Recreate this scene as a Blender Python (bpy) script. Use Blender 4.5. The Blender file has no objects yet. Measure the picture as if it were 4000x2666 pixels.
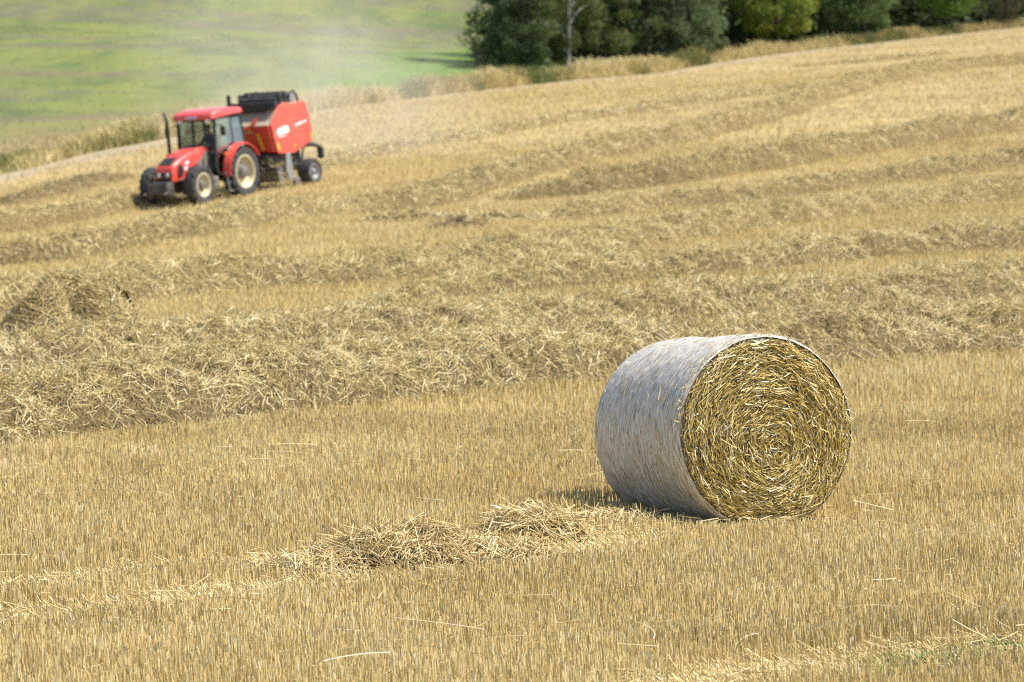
import bpy, bmesh, math, random
import numpy as np
from mathutils import Vector, Matrix

# ------------------------------------------------------------------ camera, sky, sun, exposure
SC = bpy.context.scene
COL = SC.collection
RNG = np.random.default_rng(7)
random.seed(7)
F = 15000.0                     # focal length in pixels of the 4000 px wide photograph (135 mm)
CAM_H = 2.76
PITCH = math.atan(915.0 / F)    # level horizon 915 px above the picture's middle

cam_data = bpy.data.cameras.new('camera')
cam = bpy.data.objects.new('camera', cam_data)
COL.objects.link(cam)
cam.location = (0, 0, CAM_H)
cam.rotation_euler = (math.pi / 2 - PITCH, 0, 0)
cam_data.sensor_width = 36.0
cam_data.lens = F / 4000.0 * 36.0
cam_data.clip_start = 0.5
cam_data.clip_end = 2000.0
cam_data.dof.use_dof = True
cam_data.dof.focus_distance = 22.8
cam_data.dof.aperture_fstop = 4.8
cam_data.dof.aperture_blades = 9
SC.camera = cam

SUN_EL = math.radians(60)
SUN_X, SUN_Y = 0.985, -0.12       # towards the sun: from the right, almost square to the view
world = bpy.data.worlds.new('World')
SC.world = world
world.use_nodes = True
wn = world.node_tree.nodes
wl = world.node_tree.links
wn.clear()
sky = wn.new('ShaderNodeTexSky')
sky.sky_type = 'NISHITA'
sky.sun_disc = False
sky.sun_elevation = SUN_EL
sky.sun_rotation = math.atan2(SUN_X, SUN_Y)
sky.air_density = 1.0
sky.dust_density = 1.0
bg = wn.new('ShaderNodeBackground')
bg.inputs['Strength'].default_value = 0.11
wo = wn.new('ShaderNodeOutputWorld')
wl.new(sky.outputs[0], bg.inputs['Color'])
wl.new(bg.outputs[0], wo.inputs['Surface'])

sun_data = bpy.data.lights.new('sun', 'SUN')
sun_data.energy = 4.6
sun_data.angle = math.radians(0.53)
sun_data.color = (1.0, 0.955, 0.88)
sun = bpy.data.objects.new('sun', sun_data)
COL.objects.link(sun)
sdir = Vector((SUN_X * math.cos(SUN_EL), SUN_Y * math.cos(SUN_EL), math.sin(SUN_EL))).normalized()
sun.rotation_euler = sdir.to_track_quat('Z', 'Y').to_euler()
sun.location = (30, -20, 60)

SC.view_settings.view_transform = 'Standard'
SC.view_settings.look = 'None'
SC.view_settings.gamma = 1.0
SC.view_settings.exposure = 0.84
SC.cycles.max_bounces = 6
SC.cycles.diffuse_bounces = 3
SC.cycles.glossy_bounces = 3
SC.cycles.transmission_bounces = 4
SC.cycles.transparent_max_bounces = 12
SC.cycles.volume_bounces = 1
SC.cycles.volume_step_rate = 2.0
SC.cycles.use_denoising = False
SC.cycles.filter_width = 1.1

# ------------------------------------------------------------------ object helpers
def tag(o, label=None, cat=None, group=None, kind=None):
    if label: o['label'] = label
    if cat: o['category'] = cat
    if group: o['group'] = group
    if kind: o['kind'] = kind
    return o

def empty(name, parent=None):
    o = bpy.data.objects.new(name, None)
    COL.objects.link(o)
    o.empty_display_size = 0.3
    if parent is not None: o.parent = parent
    return o

class Acc:
    """vertex / face arrays collected with numpy and turned into one mesh, with a per-vertex tint"""
    def __init__(s):
        s.v, s.q, s.t, s.c, s.n = [], [], [], [], 0
    def add(s, v, q=None, t=None, tint=0.5):
        v = np.asarray(v, np.float32).reshape(-1, 3)
        if q is not None and len(q): s.q.append(np.asarray(q, np.int64).reshape(-1, 4) + s.n)
        if t is not None and len(t): s.t.append(np.asarray(t, np.int64).reshape(-1, 3) + s.n)
        c = np.asarray(tint, np.float32)
        s.c.append(np.full(len(v), float(c), np.float32) if c.ndim == 0 else c.reshape(-1))
        s.v.append(v)
        s.n += len(v)
    def build(s, name, mat, parent=None, smooth=False):
        v = np.concatenate(s.v)
        q = np.concatenate(s.q) if s.q else np.zeros((0, 4), np.int64)
        t = np.concatenate(s.t) if s.t else np.zeros((0, 3), np.int64)
        me = bpy.data.meshes.new(name)
        me.vertices.add(len(v))
        me.vertices.foreach_set('co', v.ravel())
        nl = q.size + t.size
        me.loops.add(nl)
        me.loops.foreach_set('vertex_index', np.concatenate([q.ravel(), t.ravel()]).astype(np.int32))
        npoly = len(q) + len(t)
        me.polygons.add(npoly)
        ls = np.concatenate([np.arange(len(q)) * 4, q.size + np.arange(len(t)) * 3]).astype(np.int32)
        me.polygons.foreach_set('loop_start', ls)
        me.polygons.foreach_set('use_smooth', np.full(npoly, smooth, dtype=bool))
        at = me.attributes.new('tint', 'FLOAT', 'POINT')
        at.data.foreach_set('value', np.concatenate(s.c).astype(np.float32))
        me.update(calc_edges=True)
        me.materials.append(mat)
        o = bpy.data.objects.new(name, me)
        COL.objects.link(o)
        if parent is not None: o.parent = parent
        return o

def unit(a):
    return a / np.maximum(np.linalg.norm(a, axis=-1, keepdims=True), 1e-9)

def strands(acc, P, D, L, W, bend=None, nst=2, cap=True, tint=0.5, taper=1.0, rng=RNG):
    """n straws: triangular tubes from P along unit D, length L, width W, with a bend vector (in units of L)"""
    n = len(P)
    if n == 0: return
    D = unit(D)
    R = unit(rng.normal(size=(n, 3)))
    A = unit(np.cross(D, R)); B = np.cross(D, A)
    t = np.linspace(0, 1, nst)
    pts = P[:, None, :] + D[:, None, :] * (L[:, None] * t)[..., None]
    if bend is not None:
        pts = pts + bend[:, None, :] * (L[:, None] * t ** 2)[..., None]
    ang = np.array([0, 2.0944, 4.18879])
    off = A[:, None, None, :] * np.cos(ang)[None, None, :, None] + B[:, None, None, :] * np.sin(ang)[None, None, :, None]
    wt = (W[:, None] * 0.5) * (1 + (taper - 1) * t)[None, :]
    V = pts[:, :, None, :] + off * wt[:, :, None, None]
    base = (np.arange(n) * nst * 3)[:, None]
    qs = []
    for k in range(nst - 1):
        for j in range(3):
            j2 = (j + 1) % 3
            qs.append(np.stack([k*3+j, k*3+j2, (k+1)*3+j2, (k+1)*3+j]) + base)
    Q = np.stack(qs, 1).reshape(-1, 4)
    T = None
    if cap:
        T = np.concatenate([np.array([[(nst-1)*3, (nst-1)*3+1, (nst-1)*3+2]]) + base, np.array([[2, 1, 0]]) + base])
    tt = np.broadcast_to(np.asarray(tint, np.float32), (n,))
    acc.add(V, Q, T, np.repeat(tt, nst * 3))

def grid_faces(nu, nv):
    i, j = np.meshgrid(np.arange(nu - 1), np.arange(nv - 1), indexing='ij')
    a = (i * nv + j).ravel()
    return np.stack([a, a + nv, a + nv + 1, a + 1], 1)

# ------------------------------------------------------------------ value noise
def _hash(ix, iy, iz, seed):
    with np.errstate(over='ignore'):
        h = (ix.astype(np.uint32) * np.uint32(374761393) + iy.astype(np.uint32) * np.uint32(668265263)
             + iz.astype(np.uint32) * np.uint32(2147483647) + np.uint32(seed) * np.uint32(1274126177))
        h = (h ^ (h >> np.uint32(13))) * np.uint32(1274126177)
        h = h ^ (h >> np.uint32(16))
    return h.astype(np.float64) / 4294967295.0

def noise2(x, y, seed=0):
    x = np.asarray(x, float); y = np.asarray(y, float)
    ix = np.floor(x); iy = np.floor(y)
    fx = x - ix; fy = y - iy
    fx = fx * fx * (3 - 2 * fx); fy = fy * fy * (3 - 2 * fy)
    ix = ix.astype(np.int64); iy = iy.astype(np.int64); z = np.zeros_like(ix)
    a = _hash(ix, iy, z, seed); b = _hash(ix + 1, iy, z, seed)
    c = _hash(ix, iy + 1, z, seed); d = _hash(ix + 1, iy + 1, z, seed)
    return (a * (1 - fx) + b * fx) * (1 - fy) + (c * (1 - fx) + d * fx) * fy

def fbm(x, y, seed=0, octv=4, gain=0.5):
    s, amp, tot = 0, 1.0, 0
    for k in range(octv):
        s = s + amp * noise2(np.asarray(x) * 2 ** k, np.asarray(y) * 2 ** k, seed + k * 17)
        tot += amp; amp *= gain
    return s / tot

# ------------------------------------------------------------------ terrain: a thin-plate surface through surveyed points
def ctl(x, y, Y):
    """ground seen at picture point (x, y), Y metres out"""
    return ((x - 2000) / F * Y, Y, CAM_H - (y - 418) / F * Y)
CP = [(X, Y, 0.0) for Y in (-25, 0, 12, 22, 34) for X in (-14, 0, 14)] + [(-25, 30, 0), (25, 30, 0.1), (-9, 48, 0.02), (6, 48, 0.02)]
CP += [ctl(1717, 1190, 53.6), ctl(4000, 984, 66), ctl(2180, 858, 94), ctl(4000, 653, 111), ctl(1990, 795, 110),
       ctl(4000, 510, 131), ctl(861, 774, 117), ctl(0, 928, 107), ctl(0, 1053, 82), ctl(952, 910, 88), ctl(1400, 850, 96),
       ctl(1973, 728, 112), ctl(2600, 576, 128), ctl(3254, 397, 152), ctl(4000, 255, 178),
       ctl(0, 688, 135), ctl(561, 561, 150), ctl(1224, 437, 178), ctl(1795, 365, 205), ctl(2211, 318, 220), ctl(2600, 284, 231), ctl(3016, 218, 243), ctl(3400, 172, 253), ctl(4000, 107, 265),
       ctl(0, 0, 300), ctl(1000, 0, 310), ctl(1780, 160, 285), ctl(0, -150, 430), ctl(2000, -150, 430), ctl(4000, -150, 430), ctl(3000, 60, 300),
       ctl(0, 340, 205), ctl(1100, 200, 235)]
CP = np.array(CP)
TS = 50.0
def _U(d2):
    return np.where(d2 > 1e-12, 0.5 * d2 * np.log(np.maximum(d2, 1e-12)), 0.0)
def _tps_fit():
    p = CP[:, :2] / TS
    n = len(p)
    K = _U(((p[:, None] - p[None]) ** 2).sum(-1)) + np.eye(n) * 2e-3
    Pm = np.c_[np.ones(n), p]
    A = np.block([[K, Pm], [Pm.T, np.zeros((3, 3))]])
    return np.linalg.solve(A, np.r_[CP[:, 2], np.zeros(3)])
_w = _tps_fit()
def _tps(X, Y):
    sh = np.shape(X)
    q = np.stack([np.ravel(X), np.ravel(Y)], 1) / TS
    p = CP[:, :2] / TS
    d2 = ((q[:, None] - p[None]) ** 2).sum(-1)
    return (_U(d2) @ _w[:len(p)] + _w[-3] + q @ _w[-2:]).reshape(sh)
GX = np.arange(-110, 140.1, 1.0); GY = np.arange(-30, 460.1, 1.0)
_gx, _gy = np.meshgrid(GX, GY, indexing='ij')
GZ = np.concatenate([_tps(_gx[i:i+25], _gy[i:i+25]) for i in range(0, len(GX), 25)])
DIP = (1.55, 26.75)
def terrain(X, Y):
    X = np.asarray(X, float); Y = np.asarray(Y, float)
    u = np.clip((X - GX[0]), 0, len(GX) - 1.001); v = np.clip((Y - GY[0]), 0, len(GY) - 1.001)
    i = u.astype(int); j = v.astype(int); fu = u - i; fv = v - j
    z = (GZ[i, j] * (1 - fu) + GZ[i + 1, j] * fu) * (1 - fv) + (GZ[i, j + 1] * (1 - fu) + GZ[i + 1, j + 1] * fu) * fv
    return z - 0.09 * np.exp(-((X - DIP[0]) ** 2 + (Y - DIP[1]) ** 2) / 0.45)

_YS = np.concatenate([np.arange(8, 80, 0.05), np.arange(80, 450, 0.2)])
def ground_at(x, y):
    """world point of the ground seen at picture point (x, y)"""
    dx = (x - 2000) / F; dy = -(y - 1333) / F
    cp, sp = math.cos(PITCH), math.sin(PITCH)
    vy = cp + dy * sp; vz = -sp + dy * cp
    X = dx / vy * _YS; Z = CAM_H + vz / vy * _YS
    d = Z - terrain(X, _YS)
    k = np.argmax(d <= 0) if (d <= 0).any() else len(d) - 1
    return np.array([X[k], _YS[k], float(terrain(X[k], _YS[k]))])

EDGE = np.array([ground_at(x, y)[:2] for x, y in
                 ((0, 688), (140, 655), (350, 600), (561, 561), (900, 500), (1224, 437), (1500, 401), (1795, 365), (2211, 318), (2600, 284), (2800, 247), (3016, 218), (3157, 199), (3565, 153), (4000, 107))])
_eX = np.r_[-70, -30, EDGE[:, 0], 60, 100]
_eY = np.r_[50, 100, EDGE[:, 1], 280, 290]
_eo = np.argsort(_eX); _eX, _eY = _eX[_eo], _eY[_eo]
def edge_y(X):
    return np.interp(X, _eX, _eY)

# ------------------------------------------------------------------ material helpers
class NT:
    def __init__(s, name):
        s.m = bpy.data.materials.new(name); s.m.use_nodes = True
        s.t = s.m.node_tree; s.t.nodes.clear()
        s.out = s.n('ShaderNodeOutputMaterial')
    def n(s, typ, **kw):
        nd = s.t.nodes.new(typ)
        for k, v in kw.items():
            if k in nd.inputs: nd.inputs[k].default_value = v
            else: setattr(nd, k, v)
        return nd
    def l(s, a, b): s.t.links.new(a, b)
    def attr(s, name):
        return s.n('ShaderNodeAttribute', attribute_name=name)
    def ramp(s, fac, stops, interp='LINEAR'):
        r = s.n('ShaderNodeValToRGB')
        e = r.color_ramp.elements
        r.color_ramp.interpolation = interp
        while len(e) < len(stops): e.new(0.5)
        for el, (p, c) in zip(e, stops):
            el.position = p; el.color = (*c, 1)
        s.l(fac, r.inputs[0])
        return r.outputs[0]
    def noise(s, vec, scale, detail=3, rough=0.55, dist=0.0):
        nd = s.n('ShaderNodeTexNoise', Scale=scale, Detail=detail, Roughness=rough, Distortion=dist)
        if vec is not None: s.l(vec, nd.inputs['Vector'])
        return nd.outputs[0]
    def mapping(s, vec, scale=(1, 1, 1), rot=(0, 0, 0)):
        mp = s.n('ShaderNodeMapping')
        mp.inputs['Scale'].default_value = scale; mp.inputs['Rotation'].default_value = rot
        s.l(vec, mp.inputs['Vector'])
        return mp.outputs[0]
    def mix(s, fac, a, b, typ='MIX'):
        m = s.n('ShaderNodeMix', data_type='RGBA', blend_type=typ)
        for sock, v in ((m.inputs[0], fac), (m.inputs[6], a), (m.inputs[7], b)):
            if isinstance(v, (int, float)): sock.default_value = v
            elif isinstance(v, tuple): sock.default_value = (*v, 1)
            else: s.l(v, sock)
        return m.outputs[2]
    def math(s, op, a, b=0.0, clamp=False):
        m = s.n('ShaderNodeMath', operation=op, use_clamp=clamp)
        for sock, v in ((m.inputs[0], a), (m.inputs[1], b)):
            if isinstance(v, (int, float)): sock.default_value = v
            else: s.l(v, sock)
        return m.outputs[0]
    def bsdf(s, color, rough=0.6, spec=0.3, metal=0.0, bump=None, coat=0.0):
        b = s.n('ShaderNodeBsdfPrincipled')
        if isinstance(color, tuple): b.inputs['Base Color'].default_value = (*color, 1)
        else: s.l(color, b.inputs['Base Color'])
        if isinstance(rough, (int, float)): b.inputs['Roughness'].default_value = rough
        else: s.l(rough, b.inputs['Roughness'])
        b.inputs['Specular IOR Level'].default_value = spec
        b.inputs['Metallic'].default_value = metal
        b.inputs['Coat Weight'].default_value = coat
        if bump is not None:
            bp = s.n('ShaderNodeBump', Strength=bump[1], Distance=bump[2])
            s.l(bump[0], bp.inputs['Height']); s.l(bp.outputs[0], b.inputs['Normal'])
        return b.outputs[0]
    def done(s, sh):
        s.l(sh, s.out.inputs['Surface']); return s.m

def mat_paint(name, col, rough=0.4, spec=0.5, dust=0.25, metal=0.0, coat=0.0, dustcol=(0.42, 0.34, 0.22), scale=3.0):
    m = NT(name)
    tc = m.n('ShaderNodeTexCoord').outputs['Object']
    nz = m.noise(tc, scale, 5, 0.65)
    fac = m.math('MULTIPLY', m.ramp(nz, [(0.35, (0, 0, 0)), (0.75, (1, 1, 1))]), dust)
    c = m.mix(fac, col, dustcol)
    c = m.mix(0.12, c, m.ramp(m.noise(tc, 0.8, 2), [(0.3, (0.6, 0.6, 0.6)), (0.7, (1, 1, 1))]), 'MULTIPLY')
    r = m.math('ADD', m.math('MULTIPLY', fac, 0.5), rough, True)
    return m.done(m.bsdf(c, r, spec, metal, coat=coat))

def mat_straw(name, stops, rough=0.5, spec=0.35, blotch=0.35):
    m = NT(name)
    c = m.ramp(m.attr('tint').outputs['Fac'], stops)
    pos = m.n('ShaderNodeNewGeometry').outputs['Position']
    b1 = m.ramp(m.noise(pos, 0.9, 3), [(0.35, (0.72, 0.66, 0.58)), (0.65, (1.0, 1.0, 1.0))])
    c = m.mix(blotch, c, b1, 'MULTIPLY')
    return m.done(m.bsdf(c, rough, spec))

# ------------------------------------------------------------------ field and meadow sheets
STRAW = [(0.0, (0.17, 0.125, 0.075)), (0.18, (0.32, 0.245, 0.125)), (0.38, (0.46, 0.345, 0.140)), (0.62, (0.60, 0.485, 0.215)), (0.85, (0.68, 0.56, 0.28)), (1.0, (0.77, 0.69, 0.46))]
M_STUB = mat_straw('stubble_straw', [(0.0, (0.17, 0.12, 0.065)), (0.16, (0.33, 0.275, 0.215)), (0.34, (0.47, 0.35, 0.135)), (0.62, (0.62, 0.48, 0.205)), (0.85, (0.69, 0.57, 0.29)), (1.0, (0.77, 0.69, 0.46))], 0.45, 0.4, 0.25)  # grey low stop paints the lilac shadow between stems into their colour
M_STRAW = mat_straw('windrow_straw', STRAW, 0.5, 0.35, 0.3)
M_PILE = mat_straw('pile_straw', [(0.0, (0.26, 0.17, 0.07)), (0.3, (0.50, 0.37, 0.16)), (0.62, (0.56, 0.43, 0.19)), (0.85, (0.68, 0.56, 0.30)), (1.0, (0.78, 0.70, 0.48))], 0.45, 0.4, 0.1)

def field_material():
    m = NT('stubble_ground')
    pos = m.n('ShaderNodeNewGeometry').outputs['Position']
    rows = m.mapping(pos, (0.10, 0.9, 0.5), (0, 0, math.radians(-54)))
    a = m.noise(rows, 1.0, 4, 0.6)
    fine = m.noise(pos, 14.0, 4, 0.7)
    mid = m.noise(pos, 1.3, 4, 0.6)
    c = m.ramp(fine, [(0.28, (0.11, 0.08, 0.045)), (0.5, (0.24, 0.175, 0.085)), (0.75, (0.47, 0.37, 0.18))])
    c = m.mix(m.math('MULTIPLY', m.ramp(a, [(0.42, (0, 0, 0)), (0.62, (1, 1, 1))]), 0.6), c, (0.55, 0.43, 0.20))
    c = m.mix(m.math('MULTIPLY', m.ramp(mid, [(0.4, (0, 0, 0)), (0.68, (1, 1, 1))]), 0.5), c, (0.42, 0.32, 0.16))
    grey = m.mix(m.noise(pos, 2.0, 4), (0.26, 0.215, 0.165), (0.38, 0.315, 0.23))
    c = m.mix(m.math('MULTIPLY', m.attr('edge').outputs['Fac'], 0.65), c, grey)
    weeds = m.ramp(m.noise(rows, 2.3, 3, 0.6), [(0.70, (0, 0, 0)), (0.78, (1, 1, 1))])
    c = m.mix(m.math('MULTIPLY', weeds, 0.35), c, (0.17, 0.20, 0.075))
    return m.done(m.bsdf(c, 0.85, 0.1, bump=(fine, 0.7, 0.05)))

def meadow_color(m):
    pos = m.n('ShaderNodeNewGeometry').outputs['Position']
    band = m.mapping(pos, (0.13, 0.05, 0.05), (0, 0, 0))
    a = m.noise(band, 1.0, 4, 0.6, 0.4)
    band2 = m.mapping(pos, (0.045, 0.13, 0.05), (0, 0, math.radians(-50)))
    b = m.noise(band2, 1.0, 4, 0.62, 0.3)
    c = m.ramp(a, [(0.36, (0.092, 0.118, 0.044)), (0.47, (0.120, 0.146, 0.050)), (0.56, (0.165, 0.185, 0.056)), (0.66, (0.108, 0.132, 0.047))])
    c = m.mix(m.math('MULTIPLY', m.ramp(b, [(0.49, (0, 0, 0)), (0.60, (1, 1, 1))]), 0.8), c, (0.130, 0.118, 0.078))
    c = m.mix(m.math('MULTIPLY', m.ramp(m.noise(m.mapping(pos, (0.42, 0.11, 0.2)), 1.0, 5, 0.7), [(0.46, (0, 0, 0)), (0.62, (1, 1, 1))]), 0.55), c, (0.185, 0.188, 0.058))
    c = m.mix(m.attr('lush').outputs['Fac'], c, (0.095, 0.190, 0.028))
    c = m.mix(m.attr('dry').outputs['Fac'], c, m.mix(m.noise(pos, 0.8, 4, 0.6), (0.17, 0.13, 0.058), (0.33, 0.255, 0.12)))
    return c, pos

def meadow_material():
    m = NT('meadow_turf')
    c, pos = meadow_color(m)
    fine = m.noise(m.mapping(pos, (2.2, 0.9, 1)), 1.0, 4, 0.65)
    c = m.mix(0.5, c, m.ramp(fine, [(0.3, (0.78, 0.78, 0.74)), (0.7, (1, 1, 1))]), 'MULTIPLY')
    return m.done(m.bsdf(c, 0.9, 0.08, bump=(fine, 0.35, 0.25)))

def lush_at(X, Y):
    """the patch of fresh green grass beside the wood, a few metres behind the field edge"""
    d = Y - edge_y(X)
    return np.clip(1.25 - np.abs(X + 5.0) / 8.0, 0, 1) ** 0.7 * np.clip((62 - d) / 30, 0, 1) * np.clip((d - 2.5) / 3, 0, 1) * np.clip(0.55 + 0.8 * fbm(X * 0.25, Y * 0.06, 91, 3), 0, 1)
def dry_at(X, Y):
    d = Y - edge_y(X)
    return np.clip(1.35 - d / (7 + 40 * np.clip((-X - 6) / 7, 0, 1)), 0, 1) * np.clip(fbm(X * 0.35, Y * 0.10, 77, 3) * 2.2 - 0.3, 0, 1)

def sheet(name, xs, rows_fn, nv, mat, kind):
    t = np.linspace(0, 1, nv)
    X = np.repeat(xs[:, None], nv, 1)
    Y = rows_fn(xs[:, None], t[None, :])
    Z = terrain(X, Y)
    acc = Acc()
    acc.add(np.stack([X, Y, Z], -1), grid_faces(len(xs), nv))
    o = acc.build(name, mat, smooth=True)
    tag(o, kind=kind)
    return o, X.ravel(), Y.ravel()

xs = np.linspace(-60, 100, 330)
fld, fx, fy = sheet('field', xs, lambda x, t: -20 + (edge_y(x) + 20) * (0.25 * t + 0.75 * t ** 1.6), 420, field_material(), 'structure')
tag(fld, 'harvested wheat field of golden stubble', None)
EDGE_W = lambda x: np.interp(x, [-14, -7, 0], [7.0, 4.0, 2.5])
ed = np.clip(1 - (edge_y(fx) - fy - 0.4 - 0.5 * EDGE_W(fx)) / (EDGE_W(fx) * (0.3 + 1.0 * fbm(fx * .3, fy * .05, 5))), 0, 1)
at = fld.data.attributes.new('edge', 'FLOAT', 'POINT'); at.data.foreach_set('value', ed.astype(np.float32))
mdw, mx, my = sheet('meadow', xs, lambda x, t: edge_y(x) + (455 - edge_y(x)) * t ** 1.5, 260, meadow_material(), 'structure')
tag(mdw, 'green and brown meadow hillside beyond the stubble field', None)
for nm, fn in (('lush', lush_at), ('dry', dry_at)):
    at = mdw.data.attributes.new(nm, 'FLOAT', 'POINT'); at.data.foreach_set('value', fn(mx, my).astype(np.float32))

# ------------------------------------------------------------------ straw windrows
MASK_RES = 0.2
MX0, MY0 = -45.0, 8.0
MASK = np.zeros((int(110 / MASK_RES), int(230 / MASK_RES)), bool)
def mask_add(X, Y):
    i = ((X - MX0) / MASK_RES).astype(int); j = ((Y - MY0) / MASK_RES).astype(int)
    ok = (i >= 0) & (j >= 0) & (i < MASK.shape[0]) & (j < MASK.shape[1])
    MASK[i[ok], j[ok]] = True
def masked(X, Y):
    i = np.clip(((X - MX0) / MASK_RES).astype(int), 0, MASK.shape[0] - 1)
    j = np.clip(((Y - MY0) / MASK_RES).astype(int), 0, MASK.shape[1] - 1)
    return MASK[i, j] & (Y < 230)

def bed_material():
    m = NT('straw_bed')
    pos = m.n('ShaderNodeNewGeometry').outputs['Position']
    n1 = m.noise(pos, 34.0, 4, 0.75, 1.2)
    n2 = m.noise(pos, 2.2, 3, 0.6)
    c = m.ramp(n1, [(0.32, (0.11, 0.078, 0.04)), (0.5, (0.27, 0.20, 0.09)), (0.7, (0.50, 0.39, 0.18))])  # dark end stands in for shade deep between the straws
    c = m.mix(0.35, c, m.ramp(n2, [(0.35, (0.6, 0.52, 0.44)), (0.65, (1, 1, 1))]), 'MULTIPLY')
    return m.done(m.bsdf(c, 0.7, 0.15, bump=(n1, 1.0, 0.06)))
M_BED = bed_material()

class Windrow:
    def __init__(s, px, width, height, seed, ext=(7, 7), back=0.5, lump=0.30, taper=(0, 0), tstd=0.22):
        s.tstd, s.tmean = tstd, 0.60
        e = np.array([ground_at(x, y)[:2] for x, y in px])
        if ext[0]: e = np.r_[[e[0] - unit(e[1] - e[0]) * ext[0]], e]
        if ext[1]: e = np.r_[e, [e[-1] + unit(e[-1] - e[-2]) * ext[1]]]
        d = np.r_[0, np.cumsum(np.linalg.norm(np.diff(e, axis=0), axis=1))]
        s.L = d[-1]
        u = np.linspace(0, s.L, max(12, int(s.L / 0.5)))
        ex = np.interp(u, d, e[:, 0]); ey = np.interp(u, d, e[:, 1])
        for _ in range(12):                                   # soften the corners
            ex[1:-1] = (ex[:-2] + 2 * ex[1:-1] + ex[2:]) / 4; ey[1:-1] = (ey[:-2] + 2 * ey[1:-1] + ey[2:]) / 4
        tx, ty = np.gradient(ex, u), np.gradient(ey, u)
        n = np.stack([-ty, tx], 1); n = unit(n)
        s.u, s.w, s.h, s.seed, s.lump, s.taper = u, width, height, seed, lump, taper
        s.c = np.stack([ex, ey], 1) + n * width * back
        s.n = n
    def _end(s, u):
        k = np.ones_like(u)
        if s.taper[0]: k = k * np.clip(u / s.taper[0], 0, 1) ** 0.6
        if s.taper[1]: k = k * np.clip((s.L - u) / s.taper[1], 0, 1) ** 0.6
        return k
    def pos(s, u, v):
        """point on the heap's surface; u metres along, v -1..1 across"""
        cx = np.interp(u, s.u, s.c[:, 0]); cy = np.interp(u, s.u, s.c[:, 1])
        nx = np.interp(u, s.u, s.n[:, 0]); ny = np.interp(u, s.u, s.n[:, 1])
        wl = s.w * (0.82 + 0.36 * fbm(u * 0.45, v * 0 + s.seed, s.seed, 3)) * 0.5 * (0.35 + 0.65 * s._end(u))
        X = cx + nx * v * wl; Y = cy + ny * v * wl
        prof = np.where(v < 0, np.clip(1 - np.abs(v) ** 5.5, 0, 1) ** 0.8, np.clip(1 - np.abs(v) ** 2.2, 0, 1) ** 0.8)
        big = fbm(X * 0.9, Y * 0.9, s.seed + 3, 2); med = np.abs(2 * fbm(X * 2.1, Y * 2.1, s.seed + 5, 3) - 1) ** 0.7; sm = fbm(X * 7, Y * 7, s.seed + 9, 2)
        h = s.h * prof * (0.65 + 0.7 * big) * s._end(u) + prof ** 0.5 * s.lump * (0.36 - med) * s._end(u) + prof ** 0.4 * 0.12 * (sm - 0.5)
        return np.stack([X, Y, terrain(X, Y) + np.maximum(h, -0.02 + 0.04 * prof)], -1)
    def frame(s, u, v):
        p = s.pos(u, v)
        du = s.pos(u + 0.04, v) - p; dv = s.pos(u, np.clip(v + 0.03, -1, 1.03)) - p
        return p, unit(du), unit(np.cross(du, dv))
    def build(s, label, dens, width, length, step, vstep, group='rows of cut straw across the field', mat=None, near=None):
        root = empty('straw_windrow')
        tag(root, label, 'straw row', group)
        nu, nv = max(8, int(s.L / step)), max(8, int(s.w / vstep))
        U, V = np.meshgrid(np.linspace(0, s.L, nu), np.linspace(-1, 1, nv), indexing='ij')
        P = s.pos(U, V)
        inner = np.abs(V) < 0.82
        mask_add(P[..., 0][inner], P[..., 1][inner])
        P[..., 2] -= 0.02
        base = P[nu // 2, nv // 2].copy(); base[2] = float(terrain(base[0], base[1]))
        root.location = base
        acc = Acc(); acc.add(P - base, grid_faces(nu, nv))
        acc.build('straw_bed', M_BED, root, smooth=True)
        n = int(s.L * s.w * dens)
        rng = np.random.default_rng(s.seed)
        u = rng.uniform(0, s.L, n); v = np.clip(rng.uniform(-1.04, 1.04, n), -1.0, 1.0)
        keep = rng.uniform(size=n) < np.clip(s._end(u) + 0.15, 0, 1) * np.where(v < -0.62, 0.55, 1.0)  # front flank thinned so the dark bed shows there as painted shade
        u, v = u[keep], v[keep]; n = len(u)
        p, tu, nn = s.frame(u, v)
        tv = np.cross(nn, tu)
        az = 2 * np.pi * fbm(p[:, 0] * 1.5, p[:, 1] * 1.5, s.seed + 31, 2) * 1.5 + rng.normal(0, 1.0, n)
        el = rng.normal(0.18, 0.36, n) + (rng.uniform(size=n) < 0.06) * rng.uniform(0.3, 0.9, n)
        d = (tu * np.cos(az)[:, None] + tv * np.sin(az)[:, None]) * np.cos(el)[:, None] + nn * np.sin(el)[:, None]
        L = length * rng.uniform(0.4, 1.5, n); W = width * rng.uniform(0.6, 1.5, n)
        bend = unit(rng.normal(size=(n, 3))) * 0.20 - nn * 0.12
        p = p - d * (L * 0.35)[:, None] + nn * (rng.uniform(0, 1, n) ** 1.5 * 0.075 - 0.01)[:, None]
        clump = fbm(p[:, 0] * 2.2, p[:, 1] * 2.2, s.seed + 51, 3)
        tint = np.clip(s.tmean + (clump - 0.5) * 0.55 + rng.normal(0, s.tstd, n), 0, 1)
        acc = Acc(); strands(acc, p - base, d, L, W, bend, 3 if s.c[:, 1].mean() < 42 else 2, False, tint, 0.8, rng)
        o = acc.build('loose_straw', mat or M_STRAW, root)
        o['kind'] = 'stuff'
        return root

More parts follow.
